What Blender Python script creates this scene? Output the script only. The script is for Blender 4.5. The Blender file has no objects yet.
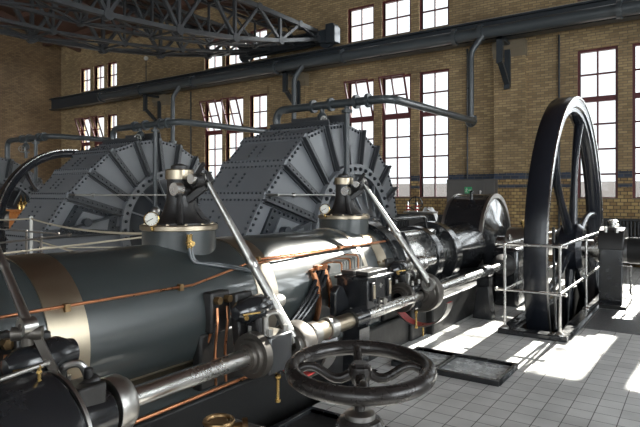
import bpy, math, random
from mathutils import Vector, Matrix, Quaternion
random.seed(7)
PI = math.pi
scene = bpy.context.scene
COL = scene.collection

# ------------------------------------------------------------------ materials
MATS = {}
def new_mat(name):
    m = bpy.data.materials.new(name); m.use_nodes = True
    nt = m.node_tree; nt.nodes.clear()
    out = nt.nodes.new('ShaderNodeOutputMaterial')
    MATS[name] = m
    return m, nt, out
def paint(name, col, rough=.4, metal=0., var=.15, rvar=.1, scale=6., coat=0., bump=0., col2=None, spec=.5, crough=.12):
    m, nt, out = new_mat(name)
    b = nt.nodes.new('ShaderNodeBsdfPrincipled')
    nt.links.new(b.outputs[0], out.inputs[0])
    tc = nt.nodes.new('ShaderNodeNewGeometry')
    n = nt.nodes.new('ShaderNodeTexNoise'); n.inputs['Scale'].default_value = scale
    n.inputs['Detail'].default_value = 5.; n.inputs['Roughness'].default_value = .65
    nt.links.new(tc.outputs['Position'], n.inputs['Vector'])
    mix = nt.nodes.new('ShaderNodeMix'); mix.data_type = 'RGBA'
    c2 = col2 if col2 else tuple(min(1, c*(1+var)+.002) for c in col)
    c1 = tuple(c*(1-var) for c in col)
    mix.inputs[6].default_value = (*c1, 1); mix.inputs[7].default_value = (*c2, 1)
    nt.links.new(n.outputs['Fac'], mix.inputs[0])
    nt.links.new(mix.outputs[2], b.inputs['Base Color'])
    mr = nt.nodes.new('ShaderNodeMapRange')
    mr.inputs['From Min'].default_value = .3; mr.inputs['From Max'].default_value = .7
    mr.inputs['To Min'].default_value = max(.02, rough-rvar); mr.inputs['To Max'].default_value = min(1, rough+rvar)
    nt.links.new(n.outputs['Fac'], mr.inputs['Value'])
    nt.links.new(mr.outputs[0], b.inputs['Roughness'])
    b.inputs['Metallic'].default_value = metal
    b.inputs['Specular IOR Level'].default_value = spec
    if coat:
        b.inputs['Coat Weight'].default_value = coat; b.inputs['Coat Roughness'].default_value = crough
    if bump:
        bp = nt.nodes.new('ShaderNodeBump'); bp.inputs['Strength'].default_value = bump; bp.inputs['Distance'].default_value = .01
        nt.links.new(n.outputs['Fac'], bp.inputs['Height']); nt.links.new(bp.outputs[0], b.inputs['Normal'])
    return m

def brick_mat(name, light, dark, mortar, bands=False):
    m, nt, out = new_mat(name)
    N = nt.nodes.new; L = nt.links.new
    b = N('ShaderNodeBsdfPrincipled'); L(b.outputs[0], out.inputs[0])
    g = N('ShaderNodeNewGeometry'); sep = N('ShaderNodeSeparateXYZ'); L(g.outputs['Position'], sep.inputs[0])
    add = N('ShaderNodeMath'); add.operation = 'ADD'; L(sep.outputs[0], add.inputs[0]); L(sep.outputs[1], add.inputs[1])
    cmb = N('ShaderNodeCombineXYZ'); L(add.outputs[0], cmb.inputs[0]); L(sep.outputs[2], cmb.inputs[1])
    br = N('ShaderNodeTexBrick'); L(cmb.outputs[0], br.inputs['Vector'])
    br.inputs['Scale'].default_value = 1.
    br.inputs['Brick Width'].default_value = .185; br.inputs['Row Height'].default_value = .062
    br.inputs['Mortar Size'].default_value = .007; br.inputs['Mortar Smooth'].default_value = .2
    br.inputs['Bias'].default_value = 0.
    br.inputs['Color1'].default_value = (*light, 1); br.inputs['Color2'].default_value = (*dark, 1)
    br.inputs['Mortar'].default_value = (*mortar, 1)
    n = N('ShaderNodeTexNoise'); n.inputs['Scale'].default_value = .8; n.inputs['Detail'].default_value = 6; L(g.outputs['Position'], n.inputs['Vector'])
    ramp = N('ShaderNodeMapRange'); ramp.inputs['From Min'].default_value = .3; ramp.inputs['From Max'].default_value = .7
    ramp.inputs['To Min'].default_value = .72; ramp.inputs['To Max'].default_value = 1.15; L(n.outputs['Fac'], ramp.inputs['Value'])
    mul = N('ShaderNodeMix'); mul.data_type = 'RGBA'; mul.blend_type = 'MULTIPLY'; mul.inputs[0].default_value = 1
    L(br.outputs['Color'], mul.inputs[6])
    c3 = N('ShaderNodeCombineColor')
    for i in range(3): L(ramp.outputs[0], c3.inputs[i])
    L(c3.outputs[0], mul.inputs[7])
    res = mul.outputs[2]
    if bands:
        # glazed tile courses of the wall: yellow glazed bricks below two courses of blue tile
        def band(lo, hi, col, prev):
            a = N('ShaderNodeMath'); a.operation = 'GREATER_THAN'; L(sep.outputs[2], a.inputs[0]); a.inputs[1].default_value = lo
            c = N('ShaderNodeMath'); c.operation = 'LESS_THAN'; L(sep.outputs[2], c.inputs[0]); c.inputs[1].default_value = hi
            d = N('ShaderNodeMath'); d.operation = 'MULTIPLY'; L(a.outputs[0], d.inputs[0]); L(c.outputs[0], d.inputs[1])
            mx = N('ShaderNodeMix'); mx.data_type = 'RGBA'; L(d.outputs[0], mx.inputs[0]); L(prev, mx.inputs[6])
            if isinstance(col, tuple): mx.inputs[7].default_value = (*col, 1)
            else: L(col, mx.inputs[7])
            return mx.outputs[2]
        b2 = N('ShaderNodeTexBrick'); L(cmb.outputs[0], b2.inputs['Vector']); b2.inputs['Scale'].default_value = 1
        b2.inputs['Brick Width'].default_value = .14; b2.inputs['Row Height'].default_value = .08; b2.inputs['Mortar Size'].default_value = .008
        b2.inputs['Color1'].default_value = (.42, .29, .12, 1); b2.inputs['Color2'].default_value = (.2, .12, .05, 1); b2.inputs['Mortar'].default_value = (.06, .045, .03, 1)
        b3 = N('ShaderNodeTexBrick'); L(cmb.outputs[0], b3.inputs['Vector']); b3.inputs['Scale'].default_value = 1
        b3.inputs['Brick Width'].default_value = .2; b3.inputs['Row Height'].default_value = .08; b3.inputs['Mortar Size'].default_value = .006
        b3.inputs['Color1'].default_value = (.035, .05, .085, 1); b3.inputs['Color2'].default_value = (.02, .028, .045, 1); b3.inputs['Mortar'].default_value = (.1, .09, .08, 1)
        res = band(-.1, 2.16, b2.outputs['Color'], res)
        res = band(1.98, 2.14, b3.outputs['Color'], res)
        res = band(1.78, 1.86, b3.outputs['Color'], res)
    L(res, b.inputs['Base Color'])
    b.inputs['Roughness'].default_value = .75
    bp = N('ShaderNodeBump'); bp.inputs['Strength'].default_value = .35; bp.inputs['Distance'].default_value = .01; bp.invert = True
    L(br.outputs['Fac'], bp.inputs['Height']); L(bp.outputs[0], b.inputs['Normal'])
    return m

def floor_mat():
    m, nt, out = new_mat('floor_tile'); N = nt.nodes.new; L = nt.links.new
    b = N('ShaderNodeBsdfPrincipled'); L(b.outputs[0], out.inputs[0])
    g = N('ShaderNodeNewGeometry')
    mp = N('ShaderNodeMapping'); mp.inputs['Location'].default_value = (-.02, -.03, 0); L(g.outputs['Position'], mp.inputs['Vector'])
    br = N('ShaderNodeTexBrick'); L(mp.outputs[0], br.inputs['Vector']); br.offset = 0.; br.inputs['Scale'].default_value = 1
    br.inputs['Brick Width'].default_value = .165; br.inputs['Row Height'].default_value = .165; br.inputs['Mortar Size'].default_value = .0035
    br.inputs['Mortar Smooth'].default_value = .1
    br.inputs['Color1'].default_value = (.6, .595, .58, 1); br.inputs['Color2'].default_value = (.5, .495, .485, 1); br.inputs['Mortar'].default_value = (.035, .033, .03, 1)
    n = N('ShaderNodeTexNoise'); n.inputs['Scale'].default_value = 2.2; n.inputs['Detail'].default_value = 6; L(g.outputs['Position'], n.inputs['Vector'])
    mr = N('ShaderNodeMapRange'); mr.inputs['From Min'].default_value = .3; mr.inputs['From Max'].default_value = .7; mr.inputs['To Min'].default_value = .75; mr.inputs['To Max'].default_value = 1.12
    L(n.outputs['Fac'], mr.inputs['Value'])
    c3 = N('ShaderNodeCombineColor')
    for i in range(3): L(mr.outputs[0], c3.inputs[i])
    mul = N('ShaderNodeMix'); mul.data_type = 'RGBA'; mul.blend_type = 'MULTIPLY'; mul.inputs[0].default_value = 1
    L(br.outputs['Color'], mul.inputs[6]); L(c3.outputs[0], mul.inputs[7]); L(mul.outputs[2], b.inputs['Base Color'])
    r = N('ShaderNodeMapRange'); r.inputs['To Min'].default_value = .24; r.inputs['To Max'].default_value = .42; L(n.outputs['Fac'], r.inputs['Value']); L(r.outputs[0], b.inputs['Roughness'])
    bp = N('ShaderNodeBump'); bp.inputs['Strength'].default_value = .3; bp.inputs['Distance'].default_value = .004; bp.invert = True
    L(br.outputs['Fac'], bp.inputs['Height']); L(bp.outputs[0], b.inputs['Normal'])
    return m

def wood_mat(name, c1, c2, scale, rough, axis=0):
    m, nt, out = new_mat(name); N = nt.nodes.new; L = nt.links.new
    b = N('ShaderNodeBsdfPrincipled'); L(b.outputs[0], out.inputs[0])
    g = N('ShaderNodeNewGeometry'); mp = N('ShaderNodeMapping'); L(g.outputs['Position'], mp.inputs['Vector'])
    sc = [scale]*3; sc[axis] = scale*.08; mp.inputs['Scale'].default_value = sc
    n = N('ShaderNodeTexNoise'); n.inputs['Scale'].default_value = 1; n.inputs['Detail'].default_value = 6; L(mp.outputs[0], n.inputs['Vector'])
    mx = N('ShaderNodeMix'); mx.data_type = 'RGBA'; mx.inputs[6].default_value = (*c1, 1); mx.inputs[7].default_value = (*c2, 1)
    L(n.outputs['Fac'], mx.inputs[0]); L(mx.outputs[2], b.inputs['Base Color']); b.inputs['Roughness'].default_value = rough
    return m

def glass_mat():
    m, nt, out = new_mat('window_glass'); N = nt.nodes.new; L = nt.links.new
    t = N('ShaderNodeBsdfTransparent'); t.inputs[0].default_value = (.94, .96, .96, 1)
    g = N('ShaderNodeBsdfGlossy'); g.inputs['Roughness'].default_value = .03
    lw = N('ShaderNodeLayerWeight'); lw.inputs['Blend'].default_value = .5; pw = N('ShaderNodeMath'); pw.operation = 'POWER'; pw.inputs[1].default_value = 5.; L(lw.outputs['Facing'], pw.inputs[0])
    f = N('ShaderNodeMath'); f.operation = 'MULTIPLY_ADD'; f.inputs[1].default_value = .6; f.inputs[2].default_value = .03; L(pw.outputs[0], f.inputs[0])
    mx = N('ShaderNodeMixShader'); L(f.outputs[0], mx.inputs[0]); L(t.outputs[0], mx.inputs[1]); L(g.outputs[0], mx.inputs[2])
    L(mx.outputs[0], out.inputs[0])
    return m

M = {}
M['brick'] = brick_mat('yellow_brick', (.37, .265, .135), (.22, .145, .07), (.13, .105, .07), True)
M['brick_end'] = brick_mat('brown_brick', (.24, .155, .075), (.15, .09, .042), (.08, .06, .04))
M['floor'] = floor_mat()
M['roof'] = wood_mat('roof_boards', (.045, .022, .014), (.09, .04, .025), 9, .7, 1)
M['wood'] = wood_mat('varnished_wood', (.28, .09, .02), (.5, .19, .05), 12, .35, 2)
M['stone'] = paint('corbel_stone', (.15, .12, .08), .8, bump=.2)
M['frame'] = paint('maroon_frame', (.085, .016, .019), .45)
M['glass'] = glass_mat()
M['beam'] = paint('beam_paint', (.022, .028, .034), .35, scale=3, var=.06, rvar=.04)
M['truss'] = paint('truss_paint', (.025, .027, .03), .4, scale=3)
M['pipe'] = paint('pipe_paint', (.045, .053, .058), .3, scale=4, var=.06, rvar=.03)
M['pump'] = paint('pump_paint', (.14, .148, .16), .38, var=.12, scale=3, rvar=.08)
M['rib'] = paint('rib_shaded_paint', (.042, .045, .05), .42, var=.12, scale=3, rvar=.08)  # pump grey darkened: the ribs' shade is put into the colour
M['boltsteel'] = paint('bolt_steel', (.3, .3, .3), .4, .8)
M['wheel'] = paint('worn_wheel_paint', (.022, .019, .018), .27, .2, scale=6, var=.08, rvar=.02)
M['iron'] = paint('worn_iron', (.1, .09, .08), .42, .7, scale=14, bump=.15)
M['gunmetal'] = paint('gunmetal', (.2, .2, .205), .32, .9, rvar=.06, scale=5)
M['pumpdark'] = paint('pump_dark_paint', (.022, .026, .032), .35)  # dark pump fittings; on rivet heads the colour stands in for shadow
M['cyl'] = paint('cladding_paint', (.022, .029, .03), .33, rvar=.04, scale=2.5, coat=.65, var=.1, spec=.8, crough=.06)
M['black'] = paint('black_enamel', (.011, .012, .014), .22, rvar=.1, coat=.3)
M['blackrough'] = paint('black_iron', (.014, .013, .013), .42, bump=.25, scale=22)
M['bed'] = paint('oily_iron', (.012, .012, .012), .5, scale=9, bump=.2, spec=.25)
M['fly'] = paint('flywheel_paint', (.009, .011, .016), .24, rvar=.02, scale=3, var=.05)
M['steel'] = paint('polished_steel', (.66, .65, .63), .27, 1., rvar=.02, scale=3, var=.05)
M['steeldull'] = paint('worn_steel', (.42, .41, .39), .36, 1., rvar=.06, scale=9)
M['band'] = paint('nickel_band', (.5, .45, .37), .33, 1., rvar=.06, scale=7)
M['bandbrown'] = paint('bronzed_band', (.42, .36, .27), .36, 1., rvar=.06, scale=7)
M['copper'] = paint('copper_tube', (.48, .21, .105), .33, 1., scale=14)
M['brass'] = paint('brass', (.45, .3, .11), .25, 1., scale=12)
M['bronze'] = paint('bronze', (.26, .17, .085), .42, 1., scale=18, bump=.2)
M['red'] = paint('red_lead_paint', (.35, .02, .02), .4)
M['grey'] = paint('grey_enamel', (.075, .07, .066), .5)
M['white'] = paint('white_enamel', (.55, .54, .5), .45)
M['rope'] = paint('cotton_rope', (.42, .37, .28), .9, scale=40, bump=.4)
M['rag'] = paint('white_cotton', (.75, .75, .74), .9, scale=25)
M['green'] = paint('sign_green', (.02, .3, .11), .5)
M['radiator'] = paint('radiator_paint', (.013, .014, .016), .5)
M['out'] = paint('outside_render', (.13, .12, .115), .9, scale=1)
M['chequer'] = paint('chequer_plate_steel', (.13, .13, .135), .45, .6, scale=30, bump=.6)
M['tray'] = paint('tray_glaze', (.5, .52, .53), .25, .3, scale=11, var=.85, rvar=.15)

# ------------------------------------------------------------------ mesh builder
def frame_of(d):
    d = Vector(d).normalized()
    a = Vector((0, 0, 1)) if abs(d.z) < .9 else Vector((1, 0, 0))
    u = d.cross(a).normalized(); v = d.cross(u).normalized()
    return d, u, v
class MB:
    def __init__(s): s.v = []; s.f = []; s.mi = []; s.cur = 0
    def quad(s, *pts):
        i = len(s.v); s.v += [tuple(p) for p in pts]; s.f.append(tuple(range(i, i+len(pts)))); s.mi.append(s.cur)
    def addf(s, f): s.f.append(tuple(f)); s.mi.append(s.cur)
    def box(s, x0, x1, y0, y1, z0, z1):
        i = len(s.v)
        s.v += [(x0, y0, z0), (x1, y0, z0), (x1, y1, z0), (x0, y1, z0), (x0, y0, z1), (x1, y0, z1), (x1, y1, z1), (x0, y1, z1)]
        for f in ((3, 2, 1, 0), (4, 5, 6, 7), (0, 1, 5, 4), (1, 2, 6, 5), (2, 3, 7, 6), (3, 0, 4, 7)): s.addf([i+k for k in f])
        return s
    def bar(s, p0, p1, w, h=None, up=None):
        h = h or w; p0 = Vector(p0); p1 = Vector(p1); d = (p1-p0).normalized()
        a = Vector(up) if up else (Vector((0, 0, 1)) if abs(d.z) < .95 else Vector((1, 0, 0)))
        u = d.cross(a).normalized(); v = u.cross(d).normalized(); i = len(s.v)
        for p in (p0, p1):
            for a_, b_ in ((-1, -1), (1, -1), (1, 1), (-1, 1)): s.v.append(tuple(p+u*(a_*w/2)+v*(b_*h/2)))
        for f in ((3, 2, 1, 0), (4, 5, 6, 7), (0, 1, 5, 4), (1, 2, 6, 5), (2, 3, 7, 6), (3, 0, 4, 7)): s.addf([i+k for k in f])
        return s
    def lathe(s, o, d, prof, n=24):
        """prof: list of (radius, distance along axis d from o)."""
        d, u, v = frame_of(d); o = Vector(o); rings = []
        for r, h in prof:
            if r <= 1e-6: rings.append([len(s.v)]); s.v.append(tuple(o+d*h))
            else:
                i = len(s.v); rings.append(list(range(i, i+n)))
                for k in range(n):
                    a = 2*PI*k/n; s.v.append(tuple(o+d*h+u*(r*math.cos(a))+v*(r*math.sin(a))))
        for A, B in zip(rings, rings[1:]):
            for k in range(n):
                k2 = (k+1) % n
                if len(A) == 1 and len(B) == 1: continue
                if len(A) == 1: s.addf((A[0], B[k2], B[k]))
                elif len(B) == 1: s.addf((A[k], A[k2], B[0]))
                else: s.addf((A[k], A[k2], B[k2], B[k]))
        return s
    def cyl(s, p0, p1, r0, r1=None, n=20):
        r1 = r0 if r1 is None else r1; p0 = Vector(p0); p1 = Vector(p1); L = (p1-p0).length
        return s.lathe(p0, p1-p0, [(0, 0), (r0, 0), (r1, L), (0, L)], n)
    def ring(s, p0, p1, ro, ri, n=32):
        p0 = Vector(p0); p1 = Vector(p1); L = (p1-p0).length
        return s.lathe(p0, p1-p0, [(ri, 0), (ro, 0), (ro, L), (ri, L), (ri, 0)], n)
    def sphere(s, c, r, n=16, sc=1., d=(0, 0, 1)):
        m = n//2
        return s.lathe(c, d, [(r*math.sin(PI*k/m), -sc*r*math.cos(PI*k/m)) for k in range(m+1)], n)
    def tube(s, pts, r, n=10, closed=False, caps=True):
        P = [Vector(p) for p in pts]; N = len(P); rings = []; prev = None
        for i, p in enumerate(P):
            if closed: t = (P[(i+1) % N]-P[i-1]).normalized()
            else: t = ((P[min(i+1, N-1)]-P[max(i-1, 0)])).normalized()
            if prev is None: _, u, v = frame_of(t)
            else:
                u = prev-t*prev.dot(t); u.normalize(); v = t.cross(u)
            prev = u; rr = r[i] if isinstance(r, (list, tuple)) else r
            j = len(s.v); rings.append(list(range(j, j+n)))
            for k in range(n):
                a = 2*PI*k/n; s.v.append(tuple(p+u*(rr*math.cos(a))+v*(rr*math.sin(a))))
        pairs = list(zip(rings, rings[1:]))
        if closed: pairs.append((rings[-1], rings[0]))
        for A, B in pairs:
            for k in range(n):
                k2 = (k+1) % n; s.addf((A[k], A[k2], B[k2], B[k]))
        if caps and not closed: s.addf(rings[0][::-1]); s.addf(rings[-1])
        return s
    def prism(s, poly, axis, a0, a1):
        def P(p, a): return (a, p[0], p[1]) if axis == 'x' else ((p[0], a, p[1]) if axis == 'y' else (p[0], p[1], a))
        i = len(s.v); n = len(poly); s.v += [P(p, a0) for p in poly]+[P(p, a1) for p in poly]
        s.addf([i+k for k in range(n)][::-1]); s.addf([i+n+k for k in range(n)])
        for k in range(n):
            k2 = (k+1) % n; s.addf((i+k, i+k2, i+n+k2, i+n+k))
        return s
    def stud(s, p, nrm, r, h, n=6):
        return s.lathe(p, nrm, [(r, -.002), (r*.9, h*.6), (r*.45, h), (0, h)], n)
    def ringstuds(s, c, nrm, R, cnt, r, h, a0=0, a1=2*PI, n=6):
        d, u, v = frame_of(nrm); c = Vector(c)
        for k in range(cnt):
            a = a0+(a1-a0)*k/cnt; s.stud(c+u*(R*math.cos(a))+v*(R*math.sin(a)), d, r, h, n)
        return s
def bend(pts, rad=.15, n=6):
    """round the inner corners of a polyline"""
    P = [Vector(p) for p in pts]; out = [P[0]]
    for a, b, c in zip(P, P[1:], P[2:]):
        r = min(rad, (a-b).length*.49, (c-b).length*.49); A = b+(a-b).normalized()*r; C = b+(c-b).normalized()*r
        for k in range(n+1):
            t = k/n; out.append(A*(1-t)**2+b*(2*t*(1-t))+C*t*t)
    out.append(P[-1]); return out
def arc(c, R, a0, a1, n, plane='yz', off=None):
    out = []
    for k in range(n+1):
        a = a0+(a1-a0)*k/n; ca, sa = R*math.cos(a), R*math.sin(a)
        out.append((c[0], c[1]+ca, c[2]+sa) if plane == 'yz' else ((c[0]+ca, c[1], c[2]+sa) if plane == 'xz' else (c[0]+ca, c[1]+sa, c[2])))
    return out

import bmesh
ROOT = {}
def link_mesh(name, mb, mat, off=Vector((0, 0, 0)), bevel=0., smooth=True):
    me = bpy.data.meshes.new(name)
    me.from_pydata([tuple(Vector(v)-off) for v in mb.v], [], mb.f)
    mats = mat if isinstance(mat, (list, tuple)) else [mat]
    for mm in mats: me.materials.append(M[mm])
    if len(mats) > 1: me.polygons.foreach_set('material_index', mb.mi)
    bm = bmesh.new(); bm.from_mesh(me)
    bmesh.ops.remove_doubles(bm, verts=bm.verts, dist=1e-6)
    bmesh.ops.recalc_face_normals(bm, faces=bm.faces)
    for f in bm.faces: f.smooth = smooth
    for e in bm.edges:
        if len(e.link_faces) == 2 and e.calc_face_angle(0) > .6: e.smooth = False
    bm.to_mesh(me); bm.free()
    o = bpy.data.objects.new(name, me); COL.objects.link(o)
    if bevel:
        b = o.modifiers.new('bevel', 'BEVEL'); b.width = bevel; b.segments = 2; b.limit_method = 'ANGLE'; b.angle_limit = .7
    return o
def thing(name, label, cat, loc, group=None):
    o = bpy.data.objects.new(name, None); COL.objects.link(o); o.location = loc
    o['label'] = label; o['category'] = cat
    if group: o['group'] = group
    ROOT[o] = Vector(loc); return o
def part(name, mb, mat, parent, label=None, bevel=0., smooth=True):
    off = ROOT[parent]; o = link_mesh(name, mb, mat, off, bevel, smooth); o.parent = parent; ROOT[o] = off
    if label: o['label'] = label
    return o
def solo(name, label, cat, mb, mat, loc, group=None, bevel=0.):
    o = link_mesh(name, mb, mat, Vector(loc), bevel); o.location = loc; o['label'] = label; o['category'] = cat
    if group: o['group'] = group
    ROOT[o] = Vector(loc); return o
def struct(name, mb, mat, parent=None, bevel=0., smooth=True):
    if parent is not None: o = part(name, mb, mat, parent, None, bevel, smooth)
    else: o = link_mesh(name, mb, mat, Vector((0, 0, 0)), bevel, smooth); ROOT[o] = Vector((0, 0, 0))
    if parent is None: o['kind'] = 'structure'
    return o
def copy_thing(root, loc, label, scale=None, skip=()):
    r = root.copy(); COL.objects.link(r); r.location = loc; r['label'] = label
    if scale: r.scale = (scale,)*3
    for ch in root.children:
        c = ch.copy(); COL.objects.link(c); c.parent = r
        for g in ch.children:
            if g.name.split('.')[0] in skip: continue
            d = g.copy(); COL.objects.link(d); d.parent = c
    return r

# ------------------------------------------------------------------ camera
F, HY = 551., 195.
TH = math.atan2(380, 551)
cam = bpy.data.cameras.new('camera'); co = bpy.data.objects.new('camera', cam); COL.objects.link(co)
co.location = (0, 0, 1.6); co.rotation_euler = (PI/2, 0, TH)
cam.sensor_width = 36; cam.lens = F/640*36; cam.shift_y = -(213.5-HY)/640; cam.clip_start = .05; cam.clip_end = 200
scene.camera = co

# ------------------------------------------------------------------ setting
WY, LX, RX, FY, EZ = 14., -24., 10.5, -8., 8.35
def groups_holes(groups, rows):
    return [(x0, x1, z0, z1) for g in groups for (x0, x1) in g for (z0, z1) in rows]
GM = [(-8.66, -7.76), (-7.51, -6.6), (-6.35, -5.49)]
GR = [(-2.36, -1.52), (-1.24, -.4), (-.12, .72)]
GX = [(3.89, 4.73), (5.01, 5.85), (6.13, 6.97)]
GL = [(-14.72, -13.84), (-13.68, -12.84), (-12.56, -11.78)]
GF = [(-22.5, -21.76), (-21.5, -20.76), (-20.54, -19.88)]
ROWS = [(1.5, 4.97), (6.1, 7.15)]
HB = groups_holes([GF, GL, GM, GR, GX], ROWS)
GFRONT = [[(x, x+1.3), (x+1.5, x+2.8), (x+3., x+4.3)] for x in (-22.5, -16.9, -11.3, -5.7, -.1, 5.5)]  # unseen windows behind the camera, enlarged and multiplied for fill light
GRIGHT = [[(y, y+1.3), (y+1.5, y+2.8), (y+3., y+4.3)] for y in (-.6, 5.3)]  # unseen end-wall windows, added to bring light from the right
FROWS = [(1.5, 5.2), (5.8, 7.6)]
HF = groups_holes(GFRONT, FROWS); HR = groups_holes(GRIGHT, FROWS)
def wall_mb(holes, u0, u1, z0, z1, depth0, depth1, axis):
    us = sorted({u0, u1, *[h[0] for h in holes], *[h[1] for h in holes]}); zs = sorted({z0, z1, *[h[2] for h in holes], *[h[3] for h in holes]})
    def solid(i, j):
        if i < 0 or j < 0 or i >= len(us)-1 or j >= len(zs)-1: return False
        cu, cz = (us[i]+us[i+1])/2, (zs[j]+zs[j+1])/2
        return not any(h[0] < cu < h[1] and h[2] < cz < h[3] for h in holes)
    mb = MB(); P = (lambda u, d, z: (u, d, z)) if axis == 'y' else (lambda u, d, z: (d, u, z))
    for i in range(len(us)-1):
        for j in range(len(zs)-1):
            if not solid(i, j): continue
            a, b, c, e = us[i], us[i+1], zs[j], zs[j+1]
            for d in (depth0, depth1): mb.quad(P(a, d, c), P(b, d, c), P(b, d, e), P(a, d, e))
            if not solid(i-1, j): mb.quad(P(a, depth0, c), P(a, depth1, c), P(a, depth1, e), P(a, depth0, e))
            if not solid(i+1, j): mb.quad(P(b, depth0, c), P(b, depth1, c), P(b, depth1, e), P(b, depth0, e))
            if not solid(i, j-1): mb.quad(P(a, depth0, c), P(b, depth0, c), P(b, depth1, c), P(a, depth1, c))
            if not solid(i, j+1): mb.quad(P(a, depth0, e), P(b, depth0, e), P(b, depth1, e), P(a, depth1, e))
    return mb
struct('wall_back', wall_mb(HB, LX-.4, RX+.4, -.2, EZ+.3, WY, WY+.26, 'y'), 'brick', smooth=False)
struct('wall_front', wall_mb(HF, LX-.4, RX+.4, -.2, EZ+.3, FY-.45, FY, 'y'), 'brick', smooth=False)
RIDGE_Y, RIDGE_Z = 3., EZ+2.2
struct('wall_left', MB().prism([(FY, -.2), (WY, -.2), (WY, EZ), (RIDGE_Y, RIDGE_Z), (FY, EZ)], 'x', LX-.4, LX), 'brick_end', smooth=False)
mb = wall_mb(HR, FY, WY, -.2, EZ, RX, RX+.4, 'x'); mb.prism([(FY, EZ), (WY, EZ), (RIDGE_Y, RIDGE_Z)], 'x', RX, RX+.4)
struct('wall_right', mb, 'brick_end', smooth=False)
mb = MB()
mb.prism([(WY+.4, EZ-.08), (RIDGE_Y, RIDGE_Z), (FY-.4, EZ-.08), (FY-.4, EZ+.12), (RIDGE_Y, RIDGE_Z+.2), (WY+.4, EZ+.12)], 'x', LX-.4, RX+.4)
struct('ceiling', mb, 'roof', smooth=False)
n = 0
for k in range(5):
    y = 13.2-k*1.9; z = EZ+(WY-y)*.2-.1
    n += 1; struct('trim_%d' % n, MB().box(LX, RX, y-.08, y+.08, z-.2, z), 'roof')
for x in (-22.5, -18.5):
    n += 1; struct('trim_%d' % n, MB().bar((x, 14, EZ-.35), (x, 3, RIDGE_Z-.35), .16, .22), 'roof')

# floor with flywheel pits, and an engine pit sunk to darken that area
PITS = [(-3.95, -2.42, -1., 4.45), (-1.79, -1.32, 6.6, 11.62), (-15.4, -14.8, 6.85, 11.35)]
def floor_mb():
    xs = sorted({LX-.4, RX+.4, *[p[0] for p in PITS], *[p[1] for p in PITS]}); ys = sorted({FY-.4, WY+.4, *[p[2] for p in PITS], *[p[3] for p in PITS]})
    mb = MB()
    for a, b in zip(xs, xs[1:]):
        for c, d in zip(ys, ys[1:]):
            if any(p[0] < (a+b)/2 < p[1] and p[2] < (c+d)/2 < p[3] for p in PITS): continue
            mb.quad((a, c, 0), (b, c, 0), (b, d, 0), (a, d, 0))
    mb.cur = 1
    for x0, x1, y0, y1 in PITS:
        D = -1.7 if y0 > 0 else -1.
        mb.quad((x0, y0, D), (x1, y0, D), (x1, y1, D), (x0, y1, D))
        for (ax, ay), (bx, by) in (((x0, y0), (x1, y0)), ((x1, y0), (x1, y1)), ((x1, y1), (x0, y1)), ((x0, y1), (x0, y0))):
            mb.quad((ax, ay, D), (bx, by, D), (bx, by, 0), (ax, ay, 0))
    return mb
struct('floor', floor_mb(), ['floor', 'bed'], smooth=False)

# windows
wn = 0
class WB(MB):
    """builds in window coordinates (u along the wall, d across it, z up), for a wall along X or along Y"""
    def __init__(s, ax): super().__init__(); s.ax = ax
    def fin(s):
        if s.ax == 'x': s.v = [(d, u, z) for u, d, z in s.v]
        return s
def window(x0, x1, z0, z1, y, rows, transom=None, sash=False, inward=-1, ax='y'):
    global wn
    wn += 1
    yc = y
    mb = WB(ax); t = .055
    mb.box(x0, x0+t, yc-.05, yc+.05, z0, z1).box(x1-t, x1, yc-.05, yc+.05, z0, z1)
    mb.box(x0+t, x1-t, yc-.05, yc+.05, z0, z0+t).box(x0+t, x1-t, yc-.05, yc+.05, z1-t, z1)
    tz = z1-(z1-z0)*transom if transom else None
    if tz: mb.box(x0+t, x1-t, yc-.055, yc+.055, tz-.06, tz+.06)
    w = struct('window_%d' % wn, mb.fin(), 'frame')
    m2 = WB(ax); xm = (x0+x1)/2; h = (z1-z0)/rows; b = .021
    def bars(m2, za, zb, offs=lambda z: 0.):
        m2.bar((xm, yc+offs(za), za), (xm, yc+offs(zb), zb), .042)
        for k in range(1, rows):
            z = z0+h*k
            if za+.1 < z < zb-.1 and not (tz and abs(z-tz) < .12): m2.box(x0+t, x1-t, yc+offs(z)-.015, yc+offs(z)+.015, z-b, z+b)
    if sash:
        bars(m2, z0+t, tz-.06)
        off = lambda z: inward*(z-tz)*.36
        s = WB(ax); za, zb = tz+.07, z1-t-.01
        for xx in (x0+t+.02, x1-t-.02): s.bar((xx, yc+off(za), za), (xx, yc+off(zb), zb), .045)
        for zz in (za, zb): s.bar((x0+t, yc+off(zz), zz), (x1-t, yc+off(zz), zz), .045)
        bars(s, za, zb, off)
        sa = struct('sash', s.fin(), 'frame', w)
        g = WB(ax); g.quad((x0+t, yc+off(za), za), (x1-t, yc+off(za), za), (x1-t, yc+off(zb), zb), (x0+t, yc+off(zb), zb))
        struct('pane', g.fin(), 'glass', sa, smooth=False)
        zt = tz
    else:
        bars(m2, z0+t, z1-t); zt = z1
    struct('glazing_bar', m2.fin(), 'frame', w)
    g = WB(ax); g.quad((x0+t, yc+.01, z0+t), (x1-t, yc+.01, z0+t), (x1-t, yc+.01, zt-t), (x0+t, yc+.01, zt-t))
    struct('pane', g.fin(), 'glass', w, smooth=False)
    s = WB(ax)
    if inward < 0: s.box(x0, x1, yc-.09, yc-.05, z0, z0+.03)
    else: s.box(x0, x1, yc+.05, yc+.26, z0, z0+.03)
    struct('window_sill', s.fin(), 'stone', w)
YW = WY+.1
for gi, G in enumerate((GF, GL, GM, GR, GX)):
    for k, (a, b) in enumerate(G):
        window(a, b, 1.5, 4.97, YW, 6, 1/3., sash=(gi in (0, 1, 2) and k < 2))
        window(a, b, 6.1, 7.15, YW, 2)
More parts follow.
